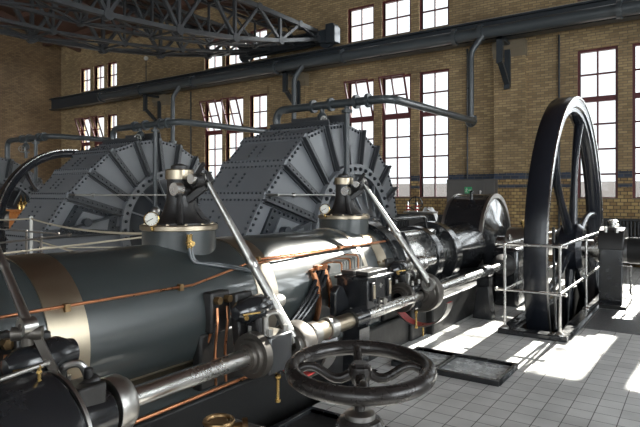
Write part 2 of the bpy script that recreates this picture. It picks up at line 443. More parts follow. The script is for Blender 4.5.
for GS, yy, inw, ax in ((GFRONT, FY-.28, 1, 'y'), (GRIGHT, RX+.28, -1, 'x')):
    for G in GS:
        for a, b in G:
            window(a, b, *FROWS[0], yy, 6, 1/3., inward=inw, ax=ax)
            window(a, b, *FROWS[1], yy, 3, inward=inw, ax=ax)
# light openings: sky portals in the window openings
def portal(u0, u1, z0, z1, d, nrm):
    l = bpy.data.lights.new('portal', 'AREA'); l.shape = 'RECTANGLE'; l.size = u1-u0; l.size_y = z1-z0; l.cycles.is_portal = True
    o = bpy.data.objects.new('portal', l); COL.objects.link(o)
    o.location = ((u0+u1)/2, d, (z0+z1)/2) if nrm[1] else (d, (u0+u1)/2, (z0+z1)/2)
    o.rotation_euler = Vector(nrm).to_track_quat('-Z', 'Z' if False else 'Y').to_euler()
for G in (GF, GL, GM, GR, GX):
    for z0, z1 in ROWS: portal(G[0][0], G[-1][1], z0, z1, WY+.27, (0, -1, 0))
for G in GFRONT:
    for z0, z1 in FROWS: portal(G[0][0], G[-1][1], z0, z1, FY-.46, (0, 1, 0))
for G in GRIGHT:
    for z0, z1 in FROWS: portal(G[0][0], G[-1][1], z0, z1, RX+.41, (-1, 0, 0))

# brick piers with stone corbels under the crane beam
for x0, x1 in ((-4.25, -3.5), (-10.75, -10.1), (-17.3, -16.6), (2.3, 3.)):
    n += 1; mb = MB(); mb.box(x0, x1, WY-.16, WY+.01, 0, 5.0); mb.cur = 1
    mb.prism([(WY+.01, 5.0), (WY-.165, 5.0), (WY-.2, 5.12), (WY-.26, 5.2), (WY-.26, 5.39), (WY+.01, 5.39)], 'x', x0-.02, x1+.02)
    struct('trim_%d' % n, mb, ['brick', 'stone'], smooth=False)
# brick lintel courses over windows
for G in (GF, GL, GM, GR, GX):
    for a, b in G:
        n += 1; mb = MB(); mb.box(a-.05, b+.05, WY-.03, WY+.02, 4.97, 5.2); struct('trim_%d' % n, mb, 'brick', smooth=False)
struct('outside_ground', MB().box(-60, 40, WY+.5, 80, -.4, -.2), 'out')
struct('outside_wall', MB().box(-60, 40, 34, 34.3, -.2, 2.35), 'out')

# ------------------------------------------------------------------ crane beam, header pipe, brackets
mb = MB(); mb.box(LX+.02, RX-.02, 13.52, 13.6, 5.42, 5.88)
mb.box(LX+.02, RX-.02, 13.42, 13.72, 5.4, 5.44).box(LX+.02, RX-.02, 13.42, 13.72, 5.86, 5.9)
rb = thing('crane_runway_beam', 'long dark riveted steel beam along the back wall carrying the travelling crane', 'beam', (-8, 13.55, 5.4))
part('girder', mb, 'beam', rb)
part('rail', MB().box(LX+.02, RX-.02, 13.54, 13.6, 5.9, 5.95), 'steeldull', rb)
HPX0 = -19.6
hp = thing('header_pipe', 'thick grey main steam pipe slung below the crane beam on the back wall', 'pipe', (-8, 13.1, 5.3))
part('pipe_run', MB().cyl((HPX0, 13.15, 5.5), (RX-.02, 13.15, 5.5), .145, n=28), 'pipe', hp)
part('blank_flange', MB().cyl((HPX0-.1, 13.15, 5.5), (HPX0, 13.15, 5.5), .2, n=28), 'pipe', hp)
for x in (-17.2, -14.4, -10.7, -8.3, -5.0, -4.35, -1.4, 1.6):
    m = MB().ring((x-.05, 13.15, 5.5), (x+.05, 13.15, 5.5), .2, .14); m.ringstuds((x+.05, 13.15, 5.5), (1, 0, 0), .175, 10, .018, .02)
    part('flange', m, 'pipe', hp)
def bracket(x, lab):
    t = thing('pipe_bracket', lab, 'bracket', (x, 13.84, 4.3), 'triangular pipe brackets on the piers')
    part('wall_bar', MB().box(x-.07, x+.07, 13.76, 13.838, 4.25, 5.3).box(x-.07, x+.07, 13.70, 13.78, 4.2, 4.3), 'beam', t)
    part('hanger_bar', MB().box(x-.07, x+.07, 13.1, 13.2, 4.72, 5.34), 'beam', t)
    part('strut', MB().bar((x, 13.15, 4.8), (x, 13.8, 4.28), .12, .08), 'beam', t)
    part('top_bar', MB().box(x-.07, x+.07, 13.1, 13.83, 5.28, 5.345), 'beam', t)
bracket(-3.9, 'dark triangular pipe bracket on the brick pier just left of the tall black flywheel')
bracket(-10.35, 'dark triangular pipe bracket on the pier directly above the right-hand riveted pump')
bracket(-16.95, 'dark triangular pipe bracket on the far pier above the left riveted pump')

# overhead pipes: from the pump casing, over the pump, back to the wall and up into the header
def overhead_pipe(dx, lab):
    Y0, Z0 = 8.55, 3.28
    t = thing('overhead_steam_pipe', lab, 'pipe', (-5.3+dx, Y0, 1.5), 'bent pipes running over the pumps')
    r = .075
    main = bend([(-6.95+dx, Y0, 2.72), (-6.95+dx, Y0, Z0), (-4.55+dx, Y0, Z0), (-4.42+dx, 8.75, Z0), (-4.42+dx, 12.9, 3.36), (-4.55+dx, 13.0, 3.36)], .22)
    part('pipe_run', MB().tube(main, r, 14), 'pipe', t)
    part('riser', MB().tube(bend([(-4.55+dx, 13.0, 3.36), (-4.55+dx, 13.0, 5.05), (-4.3+dx, 13.1, 5.42)], .15), r, 14), 'pipe', t)
    part('drop_leg', MB().tube([(-5.3+dx, Y0, Z0), (-5.3+dx, Y0, 1.15)], .05, 12), 'pipe', t)
    for x in (-6.05, -5.65, -5.1, -4.85):
        m = MB().ring((x-.03+dx, Y0, Z0), (x+.03+dx, Y0, Z0), .125, .07, 20); part('flange', m, 'pipe', t)
    part('elbow_flange', MB().sphere((-4.55+dx, 13.0, 3.36), .13).cyl((-4.55+dx, 13.0, 3.42), (-4.55+dx, 13.0, 3.5), .14), 'pipe', t)
    v = MB().cyl((-5.85+dx, Y0, 2.7), (-5.85+dx, Y0, 3.24), .045).sphere((-5.85+dx, Y0, 3.04), .1, sc=1.2).ring((-5.85+dx, Y0, 2.86), (-5.85+dx, Y0, 2.9), .1, .04, 18)
    v.cyl((-5.85+dx, Y0-.02, 3.04), (-5.68+dx, Y0-.2, 2.96), .03)
    vb = part('stop_valve', v, 'pipe', t)
    part('valve_handwheel', MB().tube(arc((-5.66+dx, Y0-.22, 2.95), .09, 0, 2*PI, 20)[:-1], .014, 6, True).bar((-5.66+dx, Y0-.31, 2.95), (-5.66+dx, Y0-.13, 2.95), .016).bar((-5.66+dx, Y0-.22, 2.86), (-5.66+dx, Y0-.22, 3.04), .016), 'steeldull', vb)
    for z in (3.12, 1.95):
        part('drop_flange', MB().ring((-5.3+dx, Y0, z-.02), (-5.3+dx, Y0, z+.03), .1, .04, 18), 'pipe', t)
    part('foot_valve', MB().sphere((-5.3+dx, Y0, 1.2), .12, sc=1.1).cyl((-5.3+dx, Y0, 1.2), (-5.42+dx, 9.0, 1.05), .06), 'steeldull', t)
overhead_pipe(0, 'grey flanged steam pipe bending over the right-hand riveted pump to the wall')
overhead_pipe(-5.35, 'grey flanged steam pipe running from the left riveted pump behind the other pump')
overhead_pipe(-10.7, 'far-left grey steam pipe passing over the distant black flywheel')

# wall lamp, conduits
lt = thing('wall_lamp', 'small white globe lamp on a thin stem above the header pipe', 'lamp', (-17.35, 13.5, 5.9))
part('stem', MB().cyl((-17.35, 13.5, 5.9), (-17.35, 13.5, 6.72), .018, n=8), 'beam', lt)
part('globe', MB().sphere((-17.35, 13.5, 6.8), .085), 'white', lt)
for x, z0, z1, lab in ((-4.98, 0, 5.4, 'thin dark conduit on the brickwork right of the middle windows'), (-2.75, 0, 5.4, 'thin dark conduit on the brick beside the flywheel top and right window'), (-15.4, 0, 5.4, 'thin dark conduit on the wall left of the windows between the pumps')):
    solo('conduit', lab, 'conduit', MB().cyl((x, WY-.03, z0), (x, WY-.03, z1), .022, n=8), 'beam', (x, WY-.03, z0), 'conduits on the back wall')

# ------------------------------------------------------------------ travelling crane
cr = thing('overhead_crane', 'lattice steel travelling crane bridge spanning the hall under the roof', 'crane', (-10.7, 13.3, 6.06))
NB = [13.35, 11.6, 9.85, 8.1, 6.35, 4.6, 2.85, 1.1, -.65, -2.4, -4.15, -5.9, -7.6]
def zb(y):
    t = min(1, abs(13.35-y)/8.5) if y > 2.85 else min(1, abs(y+7.65)/8.5)
    return 6.2-1.2*(1-(1-t)**2)
def girder(x, w, s):
    mb = MB(); ZT = 6.42
    tops = sorted([*NB, *[(a+b)/2 for a, b in zip(NB, NB[1:])]], reverse=True)
    mb.box(x-w/2, x+w/2, -7.6, 13.3, ZT-w/2, ZT+w/2)
    for a, b in zip(NB, NB[1:]): mb.bar((x, a, zb(a)), (x, b, zb(b)), w, w*.8)
    for k, y in enumerate(NB):
        mb.bar((x, y, zb(y)), (x, y, ZT), s)
        mb.cyl((x-w*.6, y, zb(y)), (x+w*.6, y, zb(y)), w*.95, n=10)
    for a, b in zip(NB, NB[1:]):
        m_ = (a+b)/2; mb.bar((x, a, zb(a)), (x, m_, ZT), s); mb.bar((x, b, zb(b)), (x, m_, ZT), s)
        mb.cyl((x-w*.6, m_, ZT), (x+w*.6, m_, ZT), w*.85, n=10)
    return mb
part('lattice_girder', girder(-9.31, .12, .075), 'truss', cr)
part('lattice_girder', girder(-12.05, .12, .075), 'truss', cr)
part('lattice_girder', girder(-10.2, .08, .05), 'truss', cr)
part('lattice_girder', girder(-11.2, .08, .05), 'truss', cr)
for x0, x1 in ((-9.31, -10.2), (-12.05, -11.2)):
    lb = MB()
    for a, b in zip(NB, NB[1:]):
        for z in (lambda y: zb(y), lambda y: 6.42):
            lb.bar((x0, a, z(a)), (x1, a, z(a)), .045); lb.bar((x0, a, z(a)), (x1, b, z(b)), .035); lb.bar((x1, a, z(a)), (x0, b, z(b)), .035)
    part('lateral_bracing', lb, 'truss', cr)
wk = MB()
for x0, x1 in ((-9.36, -10.15), (-12., -11.25)):
    for k in range(5):
        xx = x0+(x1-x0)*(k+.5)/5; wk.box(xx-.065, xx+.065, -7.6, 12.6, 6.47, 6.5)
part('walkway', wk, 'roof', cr)
ec = MB().box(-12.5, -9.0, 13.42, 13.5, 6.1, 6.45).box(-12.5, -9.0, 13.64, 13.7, 6.1, 6.45).box(-12.5, -9., 13.4, 13.72, 6.42, 6.47)
part('end_carriage', ec, 'beam', cr, bevel=.01)
for x in (-9.1, -12.3):
    part('wheel', MB().cyl((x, 13.51, 6.23), (x, 13.63, 6.23), .28, n=28), 'beam', cr)
part('buffer', MB().prism([(-9.05, 6.05), (-8.72, 6.05), (-8.72, 6.5), (-8.8, 6.62), (-9.05, 6.62)], 'y', 13.38, 13.7), 'beam', cr, bevel=.02)

# ------------------------------------------------------------------ centrifugal pumps
PC = (9.1, .8)
NODE = [(12, 1.9), (28, 1.93), (44, 1.96), (62, 1.99), (80, 2.07), (98, 2.17), (115, 2.24), (132.5, 2.41), (148.8, 2.51), (163.9, 2.77), (180, 3.2)]
def PN(a, r, dr=0.): a = math.radians(a); return (PC[0]+(r+dr)*math.cos(a), PC[1]+(r+dr)*math.sin(a))
def make_pump(lab):
    XF, XB = -5.5, -6.85
    t = thing('centrifugal_pump', lab, 'pump', (XF, PC[0], 0), 'riveted centrifugal pumps')
    pts = [(11.0, .0)]+[PN(a, r) for a, r in NODE]+[(5.85, 0.)]
    mb = MB().prism(pts, 'x', XB, XF); mb.cur = 1
    # rivets on drum plates and rim, their shadow put into the dark colour
    for (a, b) in zip(pts, pts[1:]):
        d = Vector((b[0]-a[0], b[1]-a[1])); L = d.length; d /= L; nrm = Vector((d.y, -d.x))
        k = max(3, int(L/.1))
        for i in range(k):
            q = Vector(a)+d*(L*(i+.5)/k)
            mb.stud((XF-.05, q.x, q.y), (0, nrm.x, nrm.y), .024, .026, 6)
            mb.stud((XB+.05, q.x, q.y), (0, nrm.x, nrm.y), .024, .026, 6)
            c = q-nrm*.05; mb.stud((XF, c.x, c.y), (1, 0, 0), .028, .03, 6)
        for i in range(4):
            q = Vector(a)+d*(L*(.3+.12*i))
            for xx in (-6.2, -6.4): mb.stud((xx, q.x, q.y), (0, nrm.x, nrm.y), .024, .024, 6)
    part('casing', mb, ['pump', 'pumpdark'], t)
    # lapped seam strips across the drum at each corner
    for (a, r) in NODE[2:]:
        p = PN(a, r); th = math.radians(a); tang = Vector((0, -math.sin(th), math.cos(th))); rad = Vector((0, math.cos(th), math.sin(th)))
        s = MB(); c = Vector((0, p[0], p[1]))+rad*.0
        s.bar(Vector((XB-.02, c.y, c.z)), Vector((XF+.03, c.y, c.z)), .17, .05, up=rad)
        s.cur = 1
        for k in range(16):
            x = XB+.04+(XF-XB-.08)*k/15
            for sg in (-1, 1): s.stud(Vector((x, c.y, c.z))+rad*.025+tang*(sg*.055), rad, .02, .022, 6)
        part('seam_strip', s, ['pump', 'pumpdark'], t)
    # radial stiffening ribs on the face
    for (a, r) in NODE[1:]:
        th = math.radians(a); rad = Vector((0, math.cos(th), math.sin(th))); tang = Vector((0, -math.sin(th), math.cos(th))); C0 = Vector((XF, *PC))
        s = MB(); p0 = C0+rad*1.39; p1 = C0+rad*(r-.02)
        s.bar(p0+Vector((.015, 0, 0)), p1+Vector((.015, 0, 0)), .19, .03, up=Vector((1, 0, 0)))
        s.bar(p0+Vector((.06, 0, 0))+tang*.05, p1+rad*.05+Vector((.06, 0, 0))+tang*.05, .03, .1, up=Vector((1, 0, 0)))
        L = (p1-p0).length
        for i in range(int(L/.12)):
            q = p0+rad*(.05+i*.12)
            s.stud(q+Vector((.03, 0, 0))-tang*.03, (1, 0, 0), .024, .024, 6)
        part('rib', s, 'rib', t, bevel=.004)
    c = (XF, *PC)
    rg = MB().ring((XF, *PC), (XF+.1, *PC), 1.4, 1.2, 72); rg.cur = 1; rg.ringstuds((XF+.1, *PC), (1, 0, 0), 1.3, 42, .042, .05)
    part('bolt_ring', rg, ['pump', 'pumpdark'], t)
    part('suction_cover', MB().lathe((XF+.02, *PC), (1, 0, 0), [(1.2, 0), (1.1, 0), (1.0, .06), (.7, .18), (.42, .34), (.4, .42), (0, .42)], 48), 'pumpdark', t)
    part('bearing_housing', MB().lathe((XF+.4, *PC), (1, 0, 0), [(.3, 0), (.3, .12), (.22, .2), (.22, .36), (.14, .4), (.14, .6), (0, .6)], 32).ringstuds((XF+.44, *PC), (1, 0, 0), .34, 8, .03, .04), 'steeldull', t)
    for k in range(7):
        th = math.radians(30+k*26); rad = Vector((0, math.cos(th), math.sin(th))); C0 = Vector((XF+.1, *PC))
        g = MB(); g.bar(C0+rad*.42+Vector((.2, 0, 0)), C0+rad*1.19+Vector((-.02, 0, 0)), .03, .05, up=(1, 0, 0))
        part('stay', g, 'pump', t)
    # bolted inspection hatch in the lowest panel
    def wd(a, r): return PN(a, r)
    hp_ = [wd(167.5, 1.5), wd(166.5, 2.55), wd(179.5, 2.85), wd(183, 1.55)]
    h = MB().prism(hp_, 'x', XF, XF+.05)
    ctr = Vector((sum(p[0] for p in hp_)/4, sum(p[1] for p in hp_)/4))
    for a, b in zip(hp_, hp_[1:]+hp_[:1]):
        A = Vector(a)+(ctr-Vector(a))*.12; B = Vector(b)+(ctr-Vector(b))*.12; k = max(3, int((B-A).length/.11))
        for i in range(k):
            q = A+(B-A)*(i/k); h.stud((XF+.05, q.x, q.y), (1, 0, 0), .028, .03, 6)
    hh = part('inspection_hatch', h, 'pumpdark', t)
    inner = [ctr+(Vector(p)-ctr)*.62 for p in hp_]
    part('hatch_panel', MB().prism([tuple(p) for p in inner], 'x', XF+.05, XF+.08), 'pump', hh)
    part('clamp_bar', MB().bar((XF+.11, ctr.x-.55, ctr.y-.1), (XF+.11, ctr.x+.5, ctr.y+.12), .07, .05).cyl((XF+.06, ctr.x-.2, ctr.y), (XF+.2, ctr.x-.2, ctr.y), .09), 'pumpdark', hh)
    part('stay_rod', MB().cyl((XF+.24, 6.48, 1.6), (XF+.24, 9.0, 1.6), .016, n=8).sphere((XF+.24, 6.9, 1.6), .04, 10).cyl((XF, 6.48, 1.6), (XF+.27, 6.48, 1.6), .02, n=8), 'steeldull', t)
    # tall flange plates standing along the top seams
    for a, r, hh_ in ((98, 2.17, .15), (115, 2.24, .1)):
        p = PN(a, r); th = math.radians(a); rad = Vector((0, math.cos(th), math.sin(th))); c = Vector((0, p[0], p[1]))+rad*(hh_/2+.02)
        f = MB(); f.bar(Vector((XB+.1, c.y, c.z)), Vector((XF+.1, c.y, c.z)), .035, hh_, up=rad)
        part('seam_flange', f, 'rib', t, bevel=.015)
    return t
pump = make_pump('large grey riveted pump casing with radial ribs, right of the pair, below the middle windows')
copy_thing(pump, (-10.85, 9.1, 0), 'grey riveted pump casing with fan-shaped ribs behind the first valve bonnet')
copy_thing(pump, (-19.9, 9.4, 0), 'distant grey pump casing partly hidden by the far black flywheel')

# ------------------------------------------------------------------ flywheels
def make_flywheel(lab):
    X0, X1, Y, Z, R = -1.75, -1.48, 9.1, .8, 2.27
    t = thing('flywheel', lab, 'flywheel', (-1.6, Y, -1.47), 'tall black engine flywheels')
    prof = [(R-.2, X0+.04), (R-.17, X0+.02), (R-.03, X0), (R-.01, X0), (R, X0+.015), (R, X1-.015), (R-.01, X1), (R-.03, X1), (R-.05, X1-.012), (R-.15, X1-.012), (R-.17, X1-.04), (R-.22, X1-.05), (R-.25, X1-.1), (R-.25, X0+.08), (R-.2, X0+.04)]
    part('rim', MB().lathe((0, Y, Z), (1, 0, 0), prof, 128), 'fly', t)
    part('rim_edge', MB().ring((X1-.008, Y, Z), (X1+.008, Y, Z), R-.002, R-.03, 128), 'steel', t, 'bright machined edge')
    hub = MB().lathe((0, Y, Z), (1, 0, 0), [(.15, X0-.05), (.3, X0-.05), (.36, X0+.02), (.36, X1-.02), (.3, X1+.05), (.15, X1+.05), (.15, X0-.05)], 40)
    part('hub', hub, 'fly', t)
    for k in range(6):
        a = 2*PI*k/6+math.radians(12); s = MB(); pts = []; rr = []
        for i in range(9):
            u = i/8; r = .3+u*(R-.2-.3); aa = a+.10*math.sin(PI*u); pts.append((-1.615, Y+r*math.cos(aa), Z+r*math.sin(aa))); rr.append(.075-.025*math.sin(PI*u))
        s.tube(pts, rr, 14); part('spoke', s, 'fly', t)
    part('shaft', MB().cyl((-2.74, Y, Z), (-.2, Y, Z), .13, n=32), 'steel', t)
    return t
fw = make_flywheel('tall black flywheel with bright rim edge standing in the railed pit')
copy_thing(fw, (-15.1, 9.1, .8-2.27*.935), 'far black flywheel curving up behind the left riveted pump', .935)

# bearing pedestal to the right of the flywheel
bp = thing('bearing_pedestal', 'black pillow block bearing pedestal to the right of the railed flywheel', 'bearing', (-1.05, 9.1, 0))
mb = MB().prism([(8.72, 0), (9.48, 0), (9.48, .06), (9.4, .1), (9.38, .8), (9.36, .95), (9.28, 1.06), (9.16, 1.1), (9.04, 1.1), (8.92, 1.06), (8.84, .95), (8.82, .8), (8.8, .1), (8.72, .06)], 'x', -1.2, -.9)
part('housing', mb, 'black', bp, bevel=.012)
part('cap', MB().prism([(8.8, .82), (9.4, .82), (9.39, .96), (9.3, 1.09), (9.16, 1.13), (9.04, 1.13), (8.9, 1.09), (8.81, .96)], 'x', -1.215, -.885), 'blackrough', bp, bevel=.012)
part('oil_cup', MB().lathe((-1.05, 9.1, 1.13), (0, 0, 1), [(0, 0), (.05, 0), (.05, .05), (.07, .05), (.07, .09), (.03, .11), (0, .11)], 16), 'steel', bp)
for sx in (-1.12, -.98):
    part('cap_bolt', MB().cyl((sx, 8.88, 1.06), (sx, 8.88, 1.14), .025, n=6), 'steeldull', bp)
part('seal_ring', MB().ring((-.9, 9.1, .8), (-.86, 9.1, .8), .18, .128), 'gunmetal', bp)
part('seal_ring', MB().ring((-1.29, 9.1, .8), (-1.2, 9.1, .8), .19, .128), 'steel', bp)
part('base_plate', MB().box(-1.26, -.84, 8.66, 9.54, 0, .05), 'bed', bp, bevel=.008)
part('drain_pipe', MB().tube(bend([(-.8, 8.84, .62), (-.8, 8.84, .2), (-.72, 8.84, .2)], .03), .014, 8).cyl((-.9, 8.84, .6), (-.78, 8.84, .6), .012), 'steel', bp)
cs = thing('coupling_sleeve', 'thick black shaft sleeve running off to the right beyond the pedestal', 'shaft', (0., 9.1, 0))
part('sleeve', MB().lathe((-.858, 9.1, .8), (1, 0, 0), [(0.131, 0), (.19, 0), (.19, 3.), (.131, 3.), (.131, 0)], 32), 'bed', cs)
part('support', MB().box(.3, .6, 8.8, 9.4, 0, .63), 'bed', cs)
solo('generator_plinth', 'low dark iron plinth on the floor behind the shaft sleeve', 'plinth', MB().box(-.55, 3., 9.7, 10.5, 0, .62), 'bed', (1, 10.1, 0), bevel=.02)

# railing around the flywheel pit
rl = thing('pit_railing', 'bright steel tube railing around the black flywheel pit', 'railing', (-1.64, 6.45, 0))
XL, XR, YF, YB = -1.87, -1.27, 6.5, 11.7
KB = .05
for x, y in ((XL, YF), (XR, YF), (XR, 8.2), (XR, YB), (XL, 8.4), (XL, YB)):
    if (x, y) == (XL, 8.4): continue
    part('post', MB().cyl((x, y, KB), (x, y, 1.02), .017, n=12).lathe((x, y, KB), (0, 0, 1), [(0, 0), (.045, 0), (.045, .02), (.02, .04), (0, .04)], 14).sphere((x, y, 1.03), .03, 12).sphere((x, y, .5), .026, 12), 'steel', rl)
for z in (1.03, .5):
    part('rail', MB().tube([(XL-.1, YF, z), (XR+.06, YF, z)], .016, 12).sphere((XL-.1, YF, z), .024, 12).sphere((XR+.06, YF, z), .022, 12), 'steel', rl)
    part('rail', MB().tube([(XR, YF-.06, z), (XR, YB+.06, z)], .016, 12), 'steel', rl)
    part('rail', MB().tube([(XL, YF-.02, z), (XL, YB+.06, z)], .016, 12), 'steel', rl)
kb = MB()
for w0, w1, h in ((0, .1, .06),):
    kb.box(XL-.06, XR+.09, YF-.09, YF+.07, 0, h).box(XR-.045, XR+.09, YF+.07, YB+.09, 0, h).box(XL-.06, XL+.065, YF+.07, YB+.09, 0, h).box(XL+.065, XR-.045, YB-.06, YB+.09, 0, h)
solo('pit_kerb', 'raised black iron kerb frame on the tiles around the flywheel pit', 'kerb', kb, 'black', (-1.64, 6.4, 0), bevel=.012)
lv = thing('barring_lever', 'slim dark upright lever standing inside the railing beside the flywheel rim', 'lever', (-1.36, 6.95, .06))
part('rod', MB().tube([(-1.36, 6.72, .06), (-1.36, 6.66, .5), (-1.35, 6.56, 1.1)], [.018, .017, .013], 10), 'black', lv)
part('grip', MB().tube([(-1.35, 6.56, 1.08), (-1.346, 6.54, 1.24)], .017, 10), 'blackrough', lv)

# chequer plates, floor hatches
solo('chequer_plate', 'dark chequered steel plate let into the tiles in front of the bearing pedestal', 'plate', MB().box(-1.15, .9, 7.25, 8.6, 0, .008), 'chequer', (-.1, 7.9, 0))
def hatch(x0, x1, y0, y1, lab, split=True, cover='tray'):
    t = thing('floor_hatch', lab, 'hatch', ((x0+x1)/2, (y0+y1)/2, 0), 'framed floor hatches by the engine')
    f = MB(); w = .035; h = .05
    f.box(x0, x1, y0, y0+w, 0, h).box(x0, x1, y1-w, y1, 0, h).box(x0, x0+w, y0+w, y1-w, 0, h).box(x1-w, x1, y0+w, y1-w, 0, h)
    if split: f.box((x0+x1)/2-.1, (x0+x1)/2-.1+w, y0+w, y1-w, 0, h*.9)
    part('angle_frame', f, 'black', t, bevel=.005)
    part('cover_plate', MB().box(x0+w, x1-w, y0+w, y1-w, 0.002, .02), cover, t)
hatch(-2.38, -1.38, 4.62, 5.22, 'shallow black framed floor hatch with two shiny plates beyond the big handwheel')
hatch(-2.36, -1.55, 2.75, 3.3, 'black framed floor hatch half hidden below the big handwheel', False, 'bed')  # dark plate colour stands in for the darkness of an open pit

# ------------------------------------------------------------------ steam engine
AX, AZ, CR = -3.05, .8, .466
eng = thing('steam_engine', 'long horizontal steam engine with dark green-grey cylinder and cladding bands', 'steam engine', (AX, 3.5, 0))
cb = MB().lathe((AX, 0, AZ), (0, 1, 0), [(0, .35), (CR-.06, .35), (CR, .4), (CR, 5.2), (CR-.05, 5.22), (0, 5.22)], 96)
part('cylinder', cb, 'cyl', eng)
part('lower_jacket', MB().box(AX-.36, AX+.36, .45, 5.1, .22, .6), 'cyl', eng, bevel=.03)
def cyl_band(y0, y1, dr, mat, lab=None):
    b = part('cladding_band', MB().ring((AX, y0, AZ), (AX, y1, AZ), CR+dr, CR-.02, 96), mat, eng, lab)
    return b
cyl_band(1.45, 1.66, .008, 'bandbrown', 'broad bronzed cladding band near the cylinder end')
cyl_band(.85, 1.12, .012, 'steeldull', 'dull grey cover ring at the cylinder end')
cyl_band(2.98, 3.2, .008, 'band', 'broad bright cladding band behind the moving rod')
cyl_band(4.5, 4.56, .007, 'band'); cyl_band(4.78, 4.96, .008, 'bandbrown')
part('cladding_strip', MB().bar((AX+CR*math.cos(math.radians(-35))+.004, 1.66, AZ+CR*math.sin(math.radians(-35))), (AX+CR*math.cos(math.radians(-35))+.004, 2.98, AZ+CR*math.sin(math.radians(-35))), .05, .02, up=(math.cos(math.radians(-35)), 0, math.sin(math.radians(-35)))), 'bandbrown', eng)
fl = MB().ring((AX, 5.12, AZ), (AX, 5.3, AZ), CR+.05, .2, 72); fl.ringstuds((AX, 5.3, AZ), (0, 1, 0), CR, 24, .028, .04).ringstuds((AX, 5.12, AZ), (0, -1, 0), CR+.025, 24, .018, .03)
part('end_flange', fl, 'black', eng)
part('end_cover', MB().lathe((AX, 5.3, AZ), (0, 1, 0), [(CR-.05, 0), (CR-.07, .05), (.36, .12), (.33, .13)], 64), 'steeldull', eng)
part('guide_trunk', MB().lathe((AX, 0, AZ), (0, 1, 0), [(0, 5.35), (.3, 5.35), (.3, 6.95), (0, 6.95)], 56), 'steel', eng)
part('guide_cap', MB().cyl((AX+.12, 5.5, AZ+.31), (AX+.12, 6.9, AZ+.31), .055, n=20), 'steel', eng)
arch = MB().ring((AX, 6.45, AZ), (AX, 6.62, AZ), .4, .295, 56).ring((AX, 6.95, AZ), (AX, 7.15, AZ), .44, .2, 56)
arch.box(AX-.4, AX+.4, 6.45, 7.15, .3, .55)
part('guide_arch', arch, 'black', eng, bevel=.01)
part('guide_cone', MB().lathe((AX, 7.15, AZ), (0, 1, 0), [(0, 0), (.33, 0), (.32, .12), (.31, .4), (.33, .9), (.38, 1.15), (0, 1.15)], 56), 'black', eng)
part('grab_rail', MB().tube(bend([(AX+.2, 5.42, AZ+.4), (AX+.2, 5.5, AZ+.53), (AX+.2, 6.45, AZ+.53), (AX+.2, 6.52, AZ+.38)], .07), .02, 10), 'black', eng)
bed = MB().box(-3.55, -2.62, .1, 10.3, -.98, .3).box(-3.5, -2.66, 5.0, 8.6, .3, .5).box(-3.52, -2.58, 5.5, 5.9, .0, .56).box(-2.66, -2.5, 5.9, 8.2, 0., .38)
part('bedplate', bed, 'bed', eng, bevel=.02)
for y in (1.1, 3.9):
    part('cylinder_foot', MB().prism([(AX-.5, .3), (AX+.46, .3), (AX+.4, .5), (AX+.3, .62), (AX-.3, .62), (AX-.42, .5)], 'y', y-.16, y+.16), 'black', eng, bevel=.012)

def surf(tilt):
    """point of the cladding seen along a line dropping at this slope from eye height, X and Z"""
    ang = math.atan(tilt); dx, dz = -math.cos(ang), -math.sin(ang); cx, cz = AX, AZ-1.6
    b = dx*cx+dz*cz; q = cx*cx+cz*cz-(CR+.012)**2; t = b-math.sqrt(max(0, b*b-q))
    return dx*t, 1.6+dz*t
def on_clad(deg, dr=.012):
    a = math.radians(deg); return AX+(CR+dr)*math.cos(a), AZ+(CR+dr)*math.sin(a)

# valve bonnets on top of the cylinder
def bonnet(y, side=1):
    b = MB().lathe((AX, y, 0), (0, 0, 1), [(.21, 1.37), (.2, 1.405), (.15, 1.43), (.115, 1.48), (.095, 1.55), (.085, 1.62), (.085, 1.72), (0, 1.72)], 40)
    o = part('valve_bonnet', b, 'blackrough', eng)
    part('base_drum', MB().lathe((AX, y, 0), (0, 0, 1), [(.255, AZ+CR-.14), (.255, 1.37), (.262, 1.37)], 48), 'cyl', o)
    part('base_ring', MB().lathe((AX, y, 0), (0, 0, 1), [(.262, 1.355), (.27, 1.36), (.27, 1.388), (.26, 1.395), (.1, 1.395)], 48).ringstuds((AX, y, 1.393), (0, 0, 1), .235, 12, .014, .014), 'bandbrown', o)
    part('cap_band', MB().lathe((AX, y, 0), (0, 0, 1), [(.09, 1.71), (.098, 1.71), (.098, 1.775), (.09, 1.782), (0, 1.782)], 32), 'bandbrown', o)
    part('cap', MB().lathe((AX, y, 0), (0, 0, 1), [(.06, 1.78), (.06, 1.805), (.03, 1.82), (0, 1.82)], 24), 'blackrough', o)
    for a in (140, -40, 60):
        th = math.radians(a); u = Vector((math.cos(th), math.sin(th), 0)); w = MB(); c = Vector((AX, y, 0))
        pts = [c+u*.085+Vector((0, 0, 1.62)), c+u*.11+Vector((0, 0, 1.52)), c+u*.16+Vector((0, 0, 1.44)), c+u*.21+Vector((0, 0, 1.4))]
        w.tube(pts, [.018, .022, .024, .02], 10); part('web', w, 'blackrough', o)
    # rocker arms carried on the side toward the layshaft
    rk = MB(); X = AX
    rk.bar((X+.06, y+.05, 1.65), (X+.24, y+.06, 1.73), .05, .07).bar((X+.08, y, 1.56), (X+.2, y+.06, 1.66), .04, .05)
    rk.cyl((X+.05, y-.08, 1.63), (X+.05, y+.11, 1.63), .05).cyl((X+.18, y-.03, 1.70), (X+.18, y+.12, 1.70), .046)
    rk.bar((X+.16, y, 1.72), (X+.25, y, 1.82), .025, .03)
    rr = part('rocker', rk, 'blackrough', o, bevel=.006)
    part('pivot_pin', MB().cyl((X+.09, y-.13, 1.64), (X+.09, y-.07, 1.64), .045).cyl((X+.18, y-.06, 1.71), (X+.18, y-.03, 1.71), .034), 'steel', o)
    return o
bonnet(2.66); bonnet(4.86)

